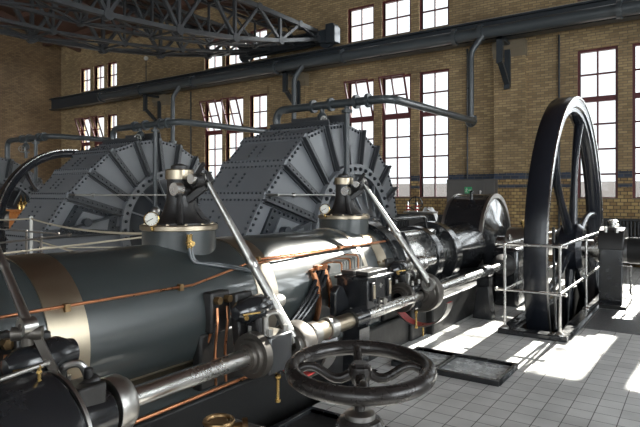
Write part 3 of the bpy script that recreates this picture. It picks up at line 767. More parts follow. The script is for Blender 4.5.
# copper pipes lying along the cladding
def clad_path(pairs, dr=.014):
    return [(*[(on_clad(a, dr)[0]), y, on_clad(a, dr)[1]],) for y, a in pairs]
sa = surf(.2127); da = math.degrees(math.atan2(sa[1]-AZ, sa[0]-AX)); sb = surf(.177); db = math.degrees(math.atan2(sb[1]-AZ, sb[0]-AX))
cp = MB().tube(clad_path([(.5, da), (1.5, da), (2.4, da-1), (3.1, db), (4., db), (5.1, db)]), .0085, 8)
part('oil_pipe', cp, 'copper', eng, 'thin copper pipe running along the cladding')
part('oil_pipe', MB().tube(clad_path([(3.05, db-3.5), (3.6, db-2.5), (4.0, db-1.6), (5.1, db-1)]), .007, 8), 'copper', eng)
for y in (1.56, 2.3, 3.1, 4.2):
    x, z = on_clad(da-1 if y < 2.5 else db, .014); part('pipe_clip', MB().box(x-.012, x+.018, y-.014, y+.014, z-.02, z+.02), 'bronze', eng)
for k, (y0, a0, y1, a1) in enumerate(((3.22, -38, 3.78, 25), (3.3, -38, 3.84, 24), (3.38, -38, 3.9, 23))):
    part('feed_pipe', MB().tube(clad_path([(y0+(y1-y0)*i/8, a0+(a1-a0)*i/8) for i in range(9)], .022), .018, 10), 'black', eng, 'black feed pipe slanting across the cladding')
for y, a0, a1 in ((3.66, 24, -34), (3.82, 24, -18)):
    part('feed_pipe', MB().tube(clad_path([(y+.012*i, a0+(a1-a0)*i/8) for i in range(9)], .018), .024, 10), 'copper', eng, 'copper feed pipe bending down round the cladding')
part('oil_pipe', MB().tube(clad_path([(2.5, -10), (2.48, -22), (2.5, -38), (2.52, -50)], .02), .009, 8), 'copper', eng)
part('oil_pipe', MB().tube([(-2.42, 1.3, .42), (-2.42, 2.4, .42), (-2.42, 3.0, .42)], .012, 8), 'copper', eng)
part('drain_cock', MB().cyl((AX+.2, 2.55, 1.28), (AX+.31, 2.5, 1.28), .018).cyl((AX+.27, 2.51, 1.24), (AX+.27, 2.51, 1.34), .02).bar((AX+.27, 2.51, 1.33), (AX+.33, 2.47, 1.34), .012), 'brass', eng)
for k in range(2):
    part('drain_tube', MB().tube(bend([(AX+.28, 2.5+.02*k, 1.25), (AX+.3, 2.5+.02*k, 1.16), (*[on_clad(40, .02)[0]], 2.72+.08*k, on_clad(40, .02)[1]), (*[on_clad(32, .02)[0]], 2.95+.03*k, on_clad(32, .02)[1])], .05), .011, 8), 'pipe', eng)

# crank housing
ch = thing('crank_housing', 'black rounded crank disc housing at the far end of the engine', 'housing', (-3.05, 9.1, 0))
R = .81
def dome(R, zb_=0.3): return [(9.1+R, zb_)]+[(9.1+R*math.cos(PI*k/40), AZ+R*math.sin(PI*k/40)) for k in range(41)]+[(9.1-R, zb_)]
part('cover', MB().prism(dome(R), 'x', -3.37, -2.79), 'black', ch, bevel=.01)
rim = MB()
for x0, x1 in ((-2.79, -2.74), (-3.41, -3.37)):
    rim.ring((x0, 9.1, AZ), (x1, 9.1, AZ), R+.012, R-.06, 96)
part('rim', rim, 'steeldull', ch)
part('side_plate', MB().lathe((-2.79, 9.1, AZ), (1, 0, 0), [(R-.06, 0.0), (R-.08, .02), (.4, .05), (.3, .12), (0, .12)], 64), 'black', ch)
part('lifting_eye', MB().cyl((-3.05, 8.75, 1.5), (-3.05, 8.75, 1.62), .025).sphere((-3.05, 8.75, 1.64), .035, 12), 'black', ch)
part('base', MB().box(-3.45, -2.7, 8.25, 9.95, 0.3, .5), 'bed', ch, bevel=.02)
mbz = thing('main_bearing', 'black main bearing with bright cap between crank housing and flywheel', 'bearing', (-2.3, 9.1, 0))
part('pedestal', MB().prism([(8.55, 0), (9.65, 0), (9.6, .35), (9.4, .6), (9.38, .8), (8.82, .8), (8.8, .6), (8.6, .35)], 'x', -2.55, -2.1), 'black', mbz, bevel=.015)
part('cap', MB().prism([(8.82, .8)]+[(9.1-.28*math.cos(PI*k/14), .82+.26*math.sin(PI*k/14)) for k in range(15)]+[(9.38, .8)], 'x', -2.55, -2.1), 'steeldull', mbz, bevel=.015)
for y in (8.78, 9.42):
    for x in (-2.45, -2.2):
        part('cap_bolt', MB().cyl((x, y, .62), (x, y, .98), .02, n=12).cyl((x, y, .9), (x, y, .95), .038, n=6), 'steel', mbz)
part('oiler', MB().cyl((-2.32, 9.1, 1.06), (-2.32, 9.1, 1.12), .03).cyl((-2.32, 9.1, 1.12), (-2.32, 9.1, 1.2), .05), 'brass', mbz)

# layshaft with its couplings
SX, SZ = -2.3, .6
ls = thing('layshaft', 'polished steel layshaft running alongside the engine cylinder', 'shaft', (SX, 4.5, .6))
part('shaft', MB().cyl((SX, 1.2, SZ), (SX, 8.1, SZ), .052, n=32), 'steel', ls)
part('flange', MB().lathe((SX, 1.56, SZ), (0, 1, 0), [(.05, 0), (.135, 0), (.14, .01), (.14, .07), (.12, .1), (.06, .11)], 36).ringstuds((SX, 1.64, SZ), (0, 1, 0), .1, 6, .016, .03), 'steeldull', ls)
for y0, y1, r in ((3.18, 3.27, .085), (3.27, 3.4, .07), (3.4, 3.5, .085), (3.5, 3.75, .062)):
    part('collar', MB().lathe((SX, y0, SZ), (0, 1, 0), [(.05, 0), (r-.008, 0), (r, .008), (r, y1-y0-.008), (r-.008, y1-y0), (.05, y1-y0)], 36), 'bandbrown' if r < .08 else 'steeldull', ls)
part('eccentric', MB().lathe((SX+.01, 2.94, SZ-.03), (0, 1, 0), [(.05, 0), (.16, 0), (.165, .01), (.165, .12), (.16, .13), (.05, .13)], 44), 'iron', ls)
part('eccentric', MB().lathe((SX+.01, 5.1, SZ+.02), (0, 1, 0), [(.05, -.03), (.085, -.03), (.09, -.01), (.15, -.01), (.155, .0), (.185, 0), (.19, .01), (.19, .12), (.185, .13), (.05, .13)], 48), 'iron', ls)
part('bevel_gear', MB().lathe((SX, 7.75, SZ), (0, 1, 0), [(.05, 0), (.1, 0), (.16, .12), (.16, .25), (.05, .25)], 40), 'blackrough', ls)
gb = solo('gear_case', 'dark iron gear casing at the far end of the layshaft', 'housing', MB().box(-2.48, -2.12, 8.0, 8.5, 0, .84), 'black', (-2.3, 8.25, 0), bevel=.05)
# bearing stools for the shaft
for y, lab in ((7.1, 'dark iron stool carrying the far end of the layshaft near the flywheel railing'), (3.85, 'dark iron stool carrying the layshaft under the box lubricator')):
    t = thing('shaft_stool', lab, 'stand', (SX, y, 0), 'iron stools carrying the layshaft')
    z0 = 0 if y > 4.5 else -.98
    part('column', MB().prism([(SX-.14, z0), (SX+.12, z0), (SX+.07, .44), (SX-.07, .44)], 'y', y-.08, y+.08), 'black', t, bevel=.01)
    part('bearing', MB().ring((SX, y-.1, SZ), (SX, y+.1, SZ), .085, .051, 28).box(SX-.08, SX+.08, y-.08, y+.08, .42, .53), 'black', t)

# oil guards under the eccentrics
def oil_guard(y, R, lab):
    t = thing('oil_guard', lab, 'guard', (SX, y, SZ-R), 'curved oil guards below the eccentrics')
    m = MB(); a0, a1, n_ = math.radians(198), math.radians(352), 26; ri, ro = R-.012, R
    P = []
    for k in range(n_+1):
        a = a0+(a1-a0)*k/n_; P.append((SX+R*math.cos(a), SZ+R*math.sin(a), math.cos(a), math.sin(a)))
    w = .07; o_ = MB(); i_ = MB()
    for A, B in zip(P, P[1:]):
        def q(p, rr, yy): return (p[0]+p[2]*rr, y+yy, p[1]+p[3]*rr)
        o_.quad(q(A, 0, -w), q(B, 0, -w), q(B, 0, w), q(A, 0, w)); o_.quad(q(A, -.015, -w), q(B, -.015, -w), q(B, 0, -w), q(A, 0, -w)); o_.quad(q(A, -.015, w), q(B, -.015, w), q(B, 0, w), q(A, 0, w))
        i_.quad(q(A, -.015, -w), q(B, -.015, -w), q(B, -.015, w), q(A, -.015, w))
    part('shell', o_, 'steeldull', t); part('lining', i_, 'red', t, 'red painted inside face')
    part('support_pin', MB().cyl((SX+.02, y, SZ-R-.1), (SX+.02, y, SZ-R+.02), .01, n=8), 'brass', t)
oil_guard(3.1, .27, 'curved red-lined oil guard under the near eccentric, left of the handwheel')
oil_guard(5.12, .31, 'curved red-lined oil guard below the far eccentric disc beside the tiles')

# eccentric rods from rocker to layshaft
def rod(p0, p1, lab, k=1.):
    t = thing('eccentric_rod', lab, 'rod', p1, 'polished rods driving the valve rockers')
    p0, p1 = Vector(p0), Vector(p1); d = (p1-p0)
    part('rod_shank', MB().tube([p0, p0+d*.08, p0+d*.5, p1], [.015*k, .019*k, .03*k, .036*k], 14), 'steeldull', t)
    part('upper_eye', MB().cyl(p0-Vector((0, .035, 0)), p0+Vector((0, .035, 0)), .036), 'steeldull', t)
    part('rod_foot', MB().tube([p0+d*.5, p0+d*.53, p0+d*.56], [.03*k, .04*k, .031*k], 14), 'steeldull', t)
    part('strap', MB().ring(p1+Vector((0, -.03, -.02)), p1+Vector((0, .03, -.02)), .065*k, .03*k, 20), 'steeldull', t)
rod((AX+.2, 2.72, 1.72), (-2.22, 2.93, .62), 'polished tapered rod slanting from the first bonnet across the bright band')
rod((AX+.2, 4.9, 1.74), (-2.2, 5.08, .74), 'polished tapered rod slanting down from the second, farther valve bonnet')
rod((-3.1, 1.376, 1.505), (-2.4, 1.245, 1.05), 'stepped polished rod entering from above at the left edge of the engine', .62)

# trip gears (valve operating mechanism) beside the cylinder
def trip_gear(y, lab, dash=True):
    t = thing('trip_gear', lab, 'valve gear', (SX, y, .3), 'black trip gears beside the cylinder')
    part('bearing_box', MB().box(SX-.11, SX+.12, y-.1, y+.13, .48, .72), 'black', t, bevel=.015)
    part('bearing_ring', MB().lathe((SX, y-.1, SZ), (0, -1, 0), [(.053, .1), (.08, .1), (.085, .08), (.105, .08), (.11, .05), (.14, .05), (.145, 0), (.1, 0)], 40), 'iron', t)
    part('bracket', MB().bar((SX-.06, y, .7), (SX-.1, y, .93), .1, .12, up=(0, 1, 0)).bar((SX-.16, y-.02, .62), (SX-.2, y-.02, .96), .07, .16, up=(0, 1, 0)), 'blackrough', t, bevel=.012)
    d = part('dashpot', MB().lathe((SX-.09, y-.1, .86), (.0, 1, .03), [(0, -.1), (.04, -.09), (.07, -.04), (.085, .03), (.085, .15), (.064, .19), (.058, .22), (0, .22)], 32), 'black', t)
    part('dashpot_nose', MB().lathe((SX-.09, y+.11, .866), (0, 1, .03), [(.048, 0), (.042, .08), (.05, .085), (.05, .14), (.035, .17), (0, .17)], 28), 'steeldull', d)
    part('brass_cock', MB().cyl((SX-.05, y-.14, .85), (SX+.0, y-.18, .84), .014).bar((SX-.02, y-.19, .86), (SX+.03, y-.09, .865), .01), 'brass', d)
    part('back_plate', MB().box(SX-.36, SX-.28, y-.3, y+.12, .36, .72), 'bed', t, bevel=.015)
    x, z = on_clad(-4, 0)
    vb = part('valve_box', MB().box(x-.03, x+.05, y-.25, y-.08, .72, .98), 'blackrough', t, bevel=.012)
    for dy in (-.21, -.12):
        part('nut', MB().cyl((x+.05, y+dy, .93), (x+.09, y+dy, .93), .026, n=6), 'bronze', vb)
        part('copper_tail', MB().tube(bend([(x+.06, y+dy, .88), (x+.085, y+dy-.02, .8), (x+.06, y+dy-.02, .6), (x+.03, y+dy+.02, .38)], .06), .009, 8), 'copper', vb)
    part('yoke', MB().tube(bend([(SX-.02, y+.02, .74), (SX-.01, y+.02, .83), (SX+.03, y+.09, .84), (SX+.05, y+.12, .74)], .04), .018, 10).cyl((SX+.04, y-.05, .72), (SX+.04, y-.05, .83), .02), 'steeldull', t)
    part('drip_cock', MB().cyl((SX+.1, y+.0, .46), (SX+.1, y+.0, .3), .011, n=8).sphere((SX+.1, y+.0, .45), .022, 10).cyl((SX+.1, y+.0, .31), (SX+.1, y+.0, .29), .018, n=8), 'brass', t)
    for sx, sy in ((-.08, -.06), (.09, -.06), (-.08, .09), (.09, .09)):
        part('cap_bolt', MB().cyl((SX+sx, y+sy, .72), (SX+sx, y+sy, .76), .016, n=6), 'steeldull', t)
    return t
tg = trip_gear(2.72, 'black trip gear with dashpot and copper tails on the layshaft left of the handwheel')
copy_thing(tg, (SX-.05, 1.36, .3), 'black trip gear at the left edge, above the big dark round casing', skip=('dashpot_nose',))
tg3 = copy_thing(tg, (SX-.1, 5.0, .3), 'black trip gear with polished ringed end just left of the far eccentric disc'); ROOT[tg3] = Vector((SX-.1, 5.0, .3))
part('ringed_spindle', MB().lathe((-2.5, 5.3, .86), (0, 1, 0), [(0, 0), (.05, .02), (.075, .05), (.075, .09), (.055, .1), (.055, .14), (.08, .15), (.08, .2), (.055, .21), (.055, .26), (.075, .27), (.075, .31), (.05, .33), (.045, .6), (0, .6)], 28), 'steel', tg3)
part('lifting_lever', MB().bar((-2.62, 5.32, 1.2), (-2.48, 5.36, .9), .05, .06), 'black', tg3, bevel=.01)


# governor drum at the near end of the layshaft
gv = thing('governor_drum', 'big dark round governor casing in the bottom left corner', 'casing', (-2.2, .9, .3))
part('drum', MB().lathe((-2.22, 1.26, .57), (0, -1, 0), [(0, 0), (.26, 0), (.3, .03), (.31, .08), (.31, .9), (.28, .95), (0, .95)], 64), 'black', gv)
part('rim', MB().ring((-2.22, 1.255, .57), (-2.22, 1.27, .57), .29, .272, 64), 'steeldull', gv)
part('neck', MB().lathe((-2.28, 1.26, .59), (0, 1, 0), [(.16, 0), (.12, .1), (.11, .28), (0, .28)], 36), 'black', gv)
part('hinge_bracket', MB().box(-2.36, -2.2, 1.36, 1.5, .66, .76).cyl((-2.27, 1.38, .72), (-2.27, 1.5, .76), .03).cyl((-2.28, 1.46, .76), (-2.28, 1.46, .82), .02), 'blackrough', gv, bevel=.01)
hl = thing('hand_lever', 'thin bright hand rod on two small posts over the dark governor casing', 'lever', (-2.1, 1., .88))
part('rod', MB().tube([(-2.0, .62, .93), (-2.16, 1.2, .925)], .009, 10).sphere((-2.16, 1.2, .925), .015, 10), 'steeldull', hl)
for x, y in ((-2.03, .85), (-2.145, 1.16)):
    part('post', MB().cyl((x, y, .84), (x, y, .93), .007, n=8).sphere((x, y, .86), .014, 8).sphere((x, y, .9), .012, 8), 'brass', hl)
lk = thing('lever_link', 'worn steel lever and forked joint at the left edge below the stepped rod', 'lever', (-2.4, 1.2, .75))
part('fork', MB().sphere((-2.4, 1.245, 1.03), .036, 14).cyl((-2.44, 1.2, 1.0), (-2.36, 1.29, 1.0), .03).cyl((-2.4, 1.245, .95), (-2.4, 1.245, 1.06), .026), 'iron', lk)
part('link_bar', MB().bar((-2.38, 1.27, 1.0), (-2.33, 1.34, .8), .022, .035), 'iron', lk)
part('tie_rod', MB().cyl((-2.32, 1.1, .79), (-2.28, 1.34, .77), .028).sphere((-2.28, 1.34, .77), .034, 12), 'iron', lk)

# force-feed lubricator
lu = thing('lubricator', 'black box lubricator with rows of oil tubes above the layshaft', 'lubricator', (-2.4, 4.2, .68))
part('tank', MB().box(-2.52, -2.22, 3.9, 4.32, .665, .93), 'black', lu, bevel=.008)
part('rim_plate', MB().box(-2.535, -2.205, 3.885, 4.335, .9, .925), 'black', lu, bevel=.005)
for k, (x0, x1) in enumerate(((-2.5, -2.38), (-2.36, -2.24))):
    part('lid', MB().box(x0, x1, 3.94, 4.28, .93, .965), 'blackrough', lu, bevel=.006)
for y in (3.97, 4.25):
    g = part('sight_gauge', MB().box(-2.22, -2.2, y-.022, y+.022, .73, .88), 'blackrough', lu, bevel=.004)
    part('glass_tube', MB().cyl((-2.198, y, .75), (-2.198, y, .86), .012, n=10), 'bandbrown', g)
part('maker_plate', MB().cyl((-2.22, 4.11, .84), (-2.212, 4.11, .84), .02, n=16), 'steel', lu)
part('drive_cap', MB().cyl((-2.22, 4.11, .71), (-2.17, 4.11, .71), .03).cyl((-2.19, 4.05, .71), (-2.19, 4.17, .71), .012), 'steeldull', lu)
mx_, mz_ = on_clad(23, .03)
for k in range(8):
    yy = 3.95+.032*k; xx = -2.5+.008*k; h_ = 1.03+.008*k
    part('oil_tube', MB().tube(bend([(xx, yy, .95), (xx, yy, h_), (xx-.03, yy-.14, h_+.015), (mx_+.01, 3.72+.012*k, mz_+.02+.004*k), (mx_+.02, 3.64, mz_-.02)], .045), .008, 8), 'steeldull' if k % 3 else 'copper', lu)
part('tube_clamp', MB().box(mx_-.02, mx_+.04, 3.68, 3.82, mz_-.01, mz_+.03), 'copper', lu, bevel=.006)
part('bracket', MB().prism([(3.7, .66), (3.7, .82), (3.76, .87), (3.82, .85), (3.93, .7), (3.93, .56), (3.72, .54)], 'x', -2.46, -2.4), 'black', lu, bevel=.01)

# pressure gauges on the bonnets
def gauge(p, nrm, r, tail, lab):
    t = thing('pressure_gauge', lab, 'gauge', p, 'round pressure gauges on the bonnets')
    p = Vector(p); nrm = Vector(nrm).normalized()
    part('case', MB().lathe(p, nrm, [(0, -.03), (r*.9, -.03), (r, -.02), (r, .008), (r*.88, .012), (r*.86, .004)], 32), 'brass', t)
    part('dial', MB().lathe(p, nrm, [(r*.87, .003), (0, .004)], 32), 'white', t)
    _, u, v = frame_of(nrm); nd = MB(); nd.bar(p+nrm*.007-u*r*.2-v*r*.1, p+nrm*.007+u*r*.62+v*r*.35, r*.1, .002, up=nrm)
    for k in range(11):
        a = math.radians(-40+k*26); nd.bar(p+nrm*.006+u*(r*.66*math.cos(a))+v*(r*.66*math.sin(a)), p+nrm*.006+u*(r*.8*math.cos(a))+v*(r*.8*math.sin(a)), r*.06, .001, up=nrm)
    part('pointer', nd, 'black', t)
    part('stem', MB().tube(bend([p-nrm*.02-Vector((0, 0, r*.9)), p-nrm*.02-Vector((0, 0, r*1.5)), Vector(tail)], .03), .009, 8), 'brass', t)
gauge((-2.99, 2.37, 1.44), (.75, -.62, .05), .05, (-3.0, 2.46, 1.39), 'round white-faced pressure gauge at the left of the first valve bonnet')
gauge((-3.08, 4.55, 1.46), (.6, -.78, .05), .052, (-3.08, 4.66, 1.39), 'round white-faced pressure gauge at the left of the second valve bonnet')

# ------------------------------------------------------------------ handwheel
HX, HYY, HZ = -1.14, 1.94, .885
TV = Vector((HX, HYY)).normalized()
def tz_(x, y, z): return (x, y, z+.045*((x-HX)*TV.x+(y-HYY)*TV.y))
hw = thing('valve_handwheel', 'big black valve handwheel on a floor stand in the foreground', 'handwheel', (HX, HYY, 0))
part('rim', MB().tube([tz_(HX+.274*math.cos(2*PI*k/72), HYY+.274*math.sin(2*PI*k/72), HZ+.006) for k in range(72)], .034, 18, True), 'wheel', hw)
part('hub', MB().lathe((HX, HYY, HZ), (0, 0, 1), [(0, -.055), (.03, -.055), (.045, -.03), (.05, 0), (.046, .018), (.03, .022), (0, .022)], 32).cyl((HX, HYY, HZ+.02), (HX, HYY, HZ+.034), .034, n=6), 'wheel', hw)
base_a = math.atan2(HYY, HX)
for k in range(4):
    a = base_a+.06+k*PI/2; pts = []; rr = []
    for i in range(11):
        u = i/10; r = .03+u*.235; pts.append(tz_(HX+r*math.cos(a), HYY+r*math.sin(a), HZ-.006-.026*math.sin(2*PI*u))); rr.append(.021-.004*u+.006*max(0, u-.85)/.15)
    part('spoke', MB().tube(pts, rr, 12), 'wheel', hw)
part('spindle', MB().cyl((HX, HYY, .62), (HX, HYY, HZ-.04), .021), 'wheel', hw)
part('stand', MB().lathe((HX, HYY, 0), (0, 0, 1), [(0, 0), (.17, 0), (.17, .03), (.1, .08), (.075, .3), (.08, .6), (.098, .64), (.1, .665), (.085, .69), (.06, .695), (.055, .715), (.03, .72), (0, .72)], 40), 'wheel', hw)
part('gland', MB().lathe((HX, HYY, .695), (0, 0, 1), [(.062, 0), (.062, .02), (.045, .03), (0, .03)], 32), 'steeldull', hw)

# small iron work in the pit below the shaft
solo('cover_slab', 'tilted grey iron cover plate under the layshaft at the bottom', 'plate', MB().prism([(2.22, .0), (2.62, .16), (2.64, .12), (2.24, -.04)], 'x', -2.5, -2.2), 'grey', (-2.35, 2.4, 0), bevel=.004)
bv = thing('bronze_valve', 'small bronze drain valve at the bottom edge below the layshaft', 'valve', (-2.05, 2.05, 0))
part('body', MB().lathe((-2.05, 2.05, 0), (0, 0, 1), [(0, 0), (.05, 0), (.05, .02), (.028, .03), (.028, .31), (.04, .33), (.07, .37), (.075, .4), (.05, .43), (0, .43)], 24), 'bronze', bv)
part('bonnet_ring', MB().tube([(-2.05+.07*math.cos(k*PI/12), 2.05+.07*math.sin(k*PI/12), .43) for k in range(24)], .014, 8, True), 'bronze', bv)
part('side_branch', MB().cyl((-2.05, 2.05, .38), (-1.96, 2.14, .38), .035).cyl((-1.965, 2.135, .38), (-1.945, 2.155, .38), .055), 'bronze', bv)

# ------------------------------------------------------------------ wall-side furniture
cabt = thing('wall_cabinet', 'grey steel cabinet on the back wall behind the crank housing', 'cabinet', (-4.75, 13.8, 0))
part('body', MB().box(-5.38, -4.15, 13.55, 13.83, .3, 2.0), 'grey', cabt, bevel=.01)
part('door', MB().box(-5.36, -4.4, 13.53, 13.55, .33, 1.97), 'grey', cabt, bevel=.004)
part('handle', MB().box(-4.5, -4.46, 13.5, 13.53, 1.62, 1.72), 'steel', cabt)
for x, y in ((-5.3, 13.6), (-4.23, 13.6), (-5.3, 13.78), (-4.23, 13.78)):
    part('leg', MB().box(x-.03, x+.03, y-.03, y+.03, 0, .3), 'grey', cabt)
sg = thing('exit_sign', 'small green sign with white running figure and arrow on the grey cabinet', 'sign', (-4.8, 13.52, 1.63))
part('panel', MB().box(-4.885, -4.705, 13.505, 13.528, 1.64, 1.8), 'green', sg)
pic = MB(); yy = 13.5
def sp_(x, z): return (-4.885+(x+5.06)*.6, 1.64+(z-1.69)*.667)
c_ = sp_(-4.965, 1.885); pic.cyl((c_[0], yy, c_[1]), (c_[0], yy+.004, c_[1]), .012, n=12)
for a, b, w in (((-4.97, 1.86), (-4.985, 1.79), .03), ((-4.985, 1.79), (-5.02, 1.75), .02), ((-5.02, 1.75), (-5.045, 1.755), .018), ((-4.985, 1.79), (-4.95, 1.75), .02), ((-4.95, 1.75), (-4.955, 1.71), .018), ((-4.97, 1.85), (-4.93, 1.82), .016), ((-4.975, 1.85), (-5.02, 1.82), .016), ((-4.9, 1.81), (-4.82, 1.81), .024)):
    a, b = sp_(*a), sp_(*b); pic.bar((a[0], yy+.003, a[1]), (b[0], yy+.003, b[1]), w*.62, .004, up=(0, 1, 0))
pic.prism([sp_(-4.83, 1.85), sp_(-4.78, 1.81), sp_(-4.83, 1.77)], 'y', yy+.001, yy+.005)
part('pictogram', pic, 'white', sg)
def radiator(x0, x1, lab):
    t = thing('radiator', lab, 'radiator', ((x0+x1)/2, 13.85, 0), 'dark ribbed radiators below the windows')
    b = MB(); k = int((x1-x0)/.07)
    for i in range(k): xx = x0+(x1-x0)*(i+.5)/k; b.box(xx-.024, xx+.024, 13.74, 13.92, .12, 1.02)
    part('columns', b, 'radiator', t, bevel=.012)
    part('top_rail', MB().box(x0, x1, 13.78, 13.9, 1.02, 1.08).box(x0, x1, 13.78, 13.88, .08, .14), 'radiator', t, bevel=.01)
    for x in (x0+.08, x1-.08): part('foot', MB().box(x-.03, x+.03, 13.78, 13.88, 0, .1), 'radiator', t)
radiator(-2.4, .9, 'long dark ribbed radiator at the back wall right of the flywheel')
radiator(-8.7, -5.5, 'dark ribbed radiator below the tall middle windows')

# control stand with small wheels and a rag, behind the second cylinder end
st = thing('valve_stand', 'small grey valve stand with red-ringed stems behind the engine', 'stand', (-4.85, 10.6, 0))
part('column', MB().box(-5.0, -4.65, 10.5, 10.7, 0, 1.22), 'grey', st, bevel=.01)
part('top', MB().box(-5.1, -4.45, 10.45, 10.75, 1.22, 1.26), 'steeldull', st, bevel=.008)
for x in (-5.0, -4.8):
    s_ = part('stem', MB().cyl((x, 10.48, 1.26), (x, 10.48, 1.46), .02, n=10), 'steel', st)
    for z in (1.3, 1.37): part('packing', MB().ring((x, 10.48, z-.015), (x, 10.48, z+.015), .05, .015, 16), 'red', s_)
vw = thing('small_handwheel', 'little dark spoked handwheel below the middle windows near the second bonnet rod', 'handwheel', (-5.05, 11.0, 0))
part('spindle', MB().cyl((-5.05, 11.0, 0), (-5.05, 11.0, 1.42), .02, n=10).lathe((-5.05, 11.0, 0), (0, 0, 1), [(0, 0), (.12, 0), (.06, .08), (.05, .9), (0, .9)], 18), 'black', vw)
part('wheel', MB().tube([(-5.05+.14*math.cos(k*PI/16), 10.96+.03*math.cos(k*PI/16), 1.42+.14*math.sin(k*PI/16)) for k in range(32)], .014, 8, True).bar((-5.19, 10.93, 1.42), (-4.91, 10.99, 1.42), .018).bar((-5.05, 10.96, 1.28), (-5.05, 10.96, 1.56), .018), 'black', vw)
rg = MB(); pts = []
for i in range(9):
    for j in range(7):
        u, v = i/8-.5, j/6-.5
        pts.append((-4.58+u*.32, 10.6+v*.2, 1.275+.05*math.sin(u*9)*math.cos(v*7)+.05*(1-4*u*u)-(.18*max(0, abs(u)-.33)/.17)))
base = len(rg.v); rg.v += pts
for i in range(8):
    for j in range(6): rg.addf((i*7+j, i*7+j+1, (i+1)*7+j+1, (i+1)*7+j))
o = solo('cleaning_rag', 'crumpled white cotton rag lying on the grey valve stand', 'cloth', rg, 'rag', (-4.58, 10.6, 1.26))
sm = o.modifiers.new('thick', 'SOLIDIFY'); sm.thickness = .006; sm2 = o.modifiers.new('sub', 'SUBSURF'); sm2.levels = 1; sm2.render_levels = 2

# wooden cabinet and brass oil cans at the far left
wc = thing('wooden_cabinet', 'varnished brown wooden cabinet at the far left before the distant flywheel', 'cabinet', (-13.6, 6.95, 0))
part('carcass', MB().box(-14.15, -13.1, 6.9, 7.3, 0, 1.2), 'wood', wc, bevel=.01)
part('top_board', MB().box(-14.22, -13.03, 6.85, 7.35, 1.2, 1.24), 'wood', wc, bevel=.008)
for x in (-14.12, -13.6): part('door', MB().box(x, x+.46, 6.875, 6.9, .08, 1.14), 'wood', wc, bevel=.006)
for k, (x, lab) in enumerate(((-13.9, 'leftmost of the brass oil cans on the wooden cabinet'), (-13.7, 'middle brass oil can on the wooden cabinet'), (-13.35, 'rightmost brass oil can, standing alone on the wooden cabinet'))):
    t = thing('oil_can', lab, 'oil can', (x, 7.05, 1.24), 'brass oil cans on the cabinet')
    part('body', MB().lathe((x, 7.05, 1.24), (0, 0, 1), [(0, 0), (.07, 0), (.07, .12), (.03, .2), (.02, .22), (0, .2)], 18), 'brass', t)
    part('spout', MB().tube([(x, 7.05, 1.42), (x+.02, 7.05, 1.52), (x+.05, 7.03, 1.6)], [.012, .008, .005], 8), 'brass', t)

# rope barrier
def rope(p0, p1, sag, lab, r=.016):
    p0, p1 = Vector(p0), Vector(p1)
    pts = [p0+(p1-p0)*(k/24)-Vector((0, 0, sag*4*(k/24)*(1-k/24))) for k in range(25)]
    solo('barrier_rope', lab, 'rope', MB().tube(pts, r, 8), 'rope', tuple(p0), 'white barrier ropes')
def ropepost(x, y, lab, top=1.16):
    t = thing('barrier_post', lab, 'post', (x, y, 0), 'white rope barrier posts')
    part('pole', MB().cyl((x, y, 0), (x, y, top), .03, n=14), 'white', t)
    part('base', MB().lathe((x, y, 0), (0, 0, 1), [(0, 0), (.16, 0), (.16, .02), (.04, .05), (0, .05)], 24), 'white', t)
    part('cap', MB().sphere((x, y, top), .036, 12), 'white', t)
ropepost(-10.7, 5.63, 'white rope barrier post standing in front of the left pump')
ropepost(-5.3, 4.3, 'white rope barrier post hidden behind the first valve bonnet')
rope((-10.7, 5.63, 1.14), (-5.3, 4.3, 1.14), .08, 'white rope sagging from the barrier post across the left pump face')
rope((-10.7, 5.63, 1.14), (-15.5, 5.2, 1.1), .06, 'white rope leading from the barrier post off to the left')
rope((-5.3, 4.3, 1.12), (-6.35, 3.0, .95), .0, 'lower white rope rising straight from the left edge to the bonnet', .011)
rope((-10.7, 5.63, .74), (-7.9, 4.95, .68), .0, 'short white rope slanting down from the barrier post behind the cylinder')

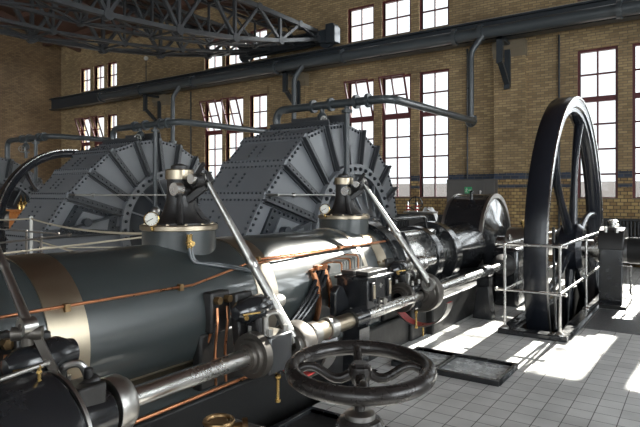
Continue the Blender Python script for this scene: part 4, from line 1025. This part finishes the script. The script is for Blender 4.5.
# brass-capped guard rail behind the cylinder, far left
gr = thing('guard_rail', 'thin steel guard rail with ball end behind the cylinder at far left', 'railing', (-6., 3.2, 0))
part('rail', MB().tube([(-6.4, 3.02, 1.067), (-6.0, 3.6, 1.14)], .012, 10).sphere((-6.0, 3.6, 1.14), .026, 12), 'iron', gr)
part('rail', MB().tube([(-6.9, 3.25, 1.193), (-6.5, 3.75, 1.12)], .011, 10).sphere((-6.5, 3.75, 1.12), .022, 10), 'iron', gr)
for x, y, zt in ((-6.17, 3.36, 1.11), (-6.72, 3.475, 1.16)):
    part('post', MB().cyl((x, y, 0), (x, y, zt), .013, n=10).sphere((x, y, zt), .022, 10), 'iron', gr)
part('cross_rail', MB().tube([(-6.17, 3.36, .75), (-6.72, 3.475, .75)], .01, 8), 'iron', gr)
rope((-6.21, 3.36, 1.0), (-5.2, 4.1, 1.0), 0.0, 'bright thin line skimming the top of the near cylinder at left', .008)

# ------------------------------------------------------------------ light
w = bpy.data.worlds.new('sky'); scene.world = w; w.use_nodes = True; nt = w.node_tree; nt.nodes.clear()
o = nt.nodes.new('ShaderNodeOutputWorld'); bg = nt.nodes.new('ShaderNodeBackground'); nt.links.new(bg.outputs[0], o.inputs[0])
tc = nt.nodes.new('ShaderNodeTexCoord'); sp = nt.nodes.new('ShaderNodeSeparateXYZ'); nt.links.new(tc.outputs['Generated'], sp.inputs[0])
# the sky is brighter towards +X
ma = nt.nodes.new('ShaderNodeMath'); ma.operation = 'MULTIPLY_ADD'; ma.inputs[1].default_value = 13.; ma.inputs[2].default_value = 3.2; nt.links.new(sp.outputs[0], ma.inputs[0])
mr = nt.nodes.new('ShaderNodeMath'); mr.operation = 'MULTIPLY_ADD'; mr.inputs[1].default_value = -.5; nt.links.new(sp.outputs[1], mr.inputs[0]); nt.links.new(ma.outputs[0], mr.inputs[2])
mx = nt.nodes.new('ShaderNodeMath'); mx.operation = 'MAXIMUM'; mx.inputs[1].default_value = 1.15; nt.links.new(mr.outputs[0], mx.inputs[0])
bg.inputs[0].default_value = (.93, .97, 1., 1); nt.links.new(mx.outputs[0], bg.inputs[1])
sun = bpy.data.lights.new('sun', 'SUN'); sun.energy = 24.; sun.angle = math.radians(.6); sun.color = (1, .95, .86)
so = bpy.data.objects.new('sun', sun); COL.objects.link(so)
so.rotation_euler = Vector((-.047, -1, -.55)).to_track_quat('-Z', 'Y').to_euler()

scene.view_settings.view_transform = 'Standard'; scene.view_settings.look = 'None'; scene.view_settings.gamma = 1; scene.view_settings.use_curve_mapping = False
scene.view_settings.exposure = .4
scene.cycles.use_denoising = True
scene.cycles.max_bounces = 10; scene.cycles.diffuse_bounces = 5; scene.cycles.transparent_max_bounces = 12
scene.cycles.sample_clamp_indirect = 2.5; scene.cycles.blur_glossy = .8
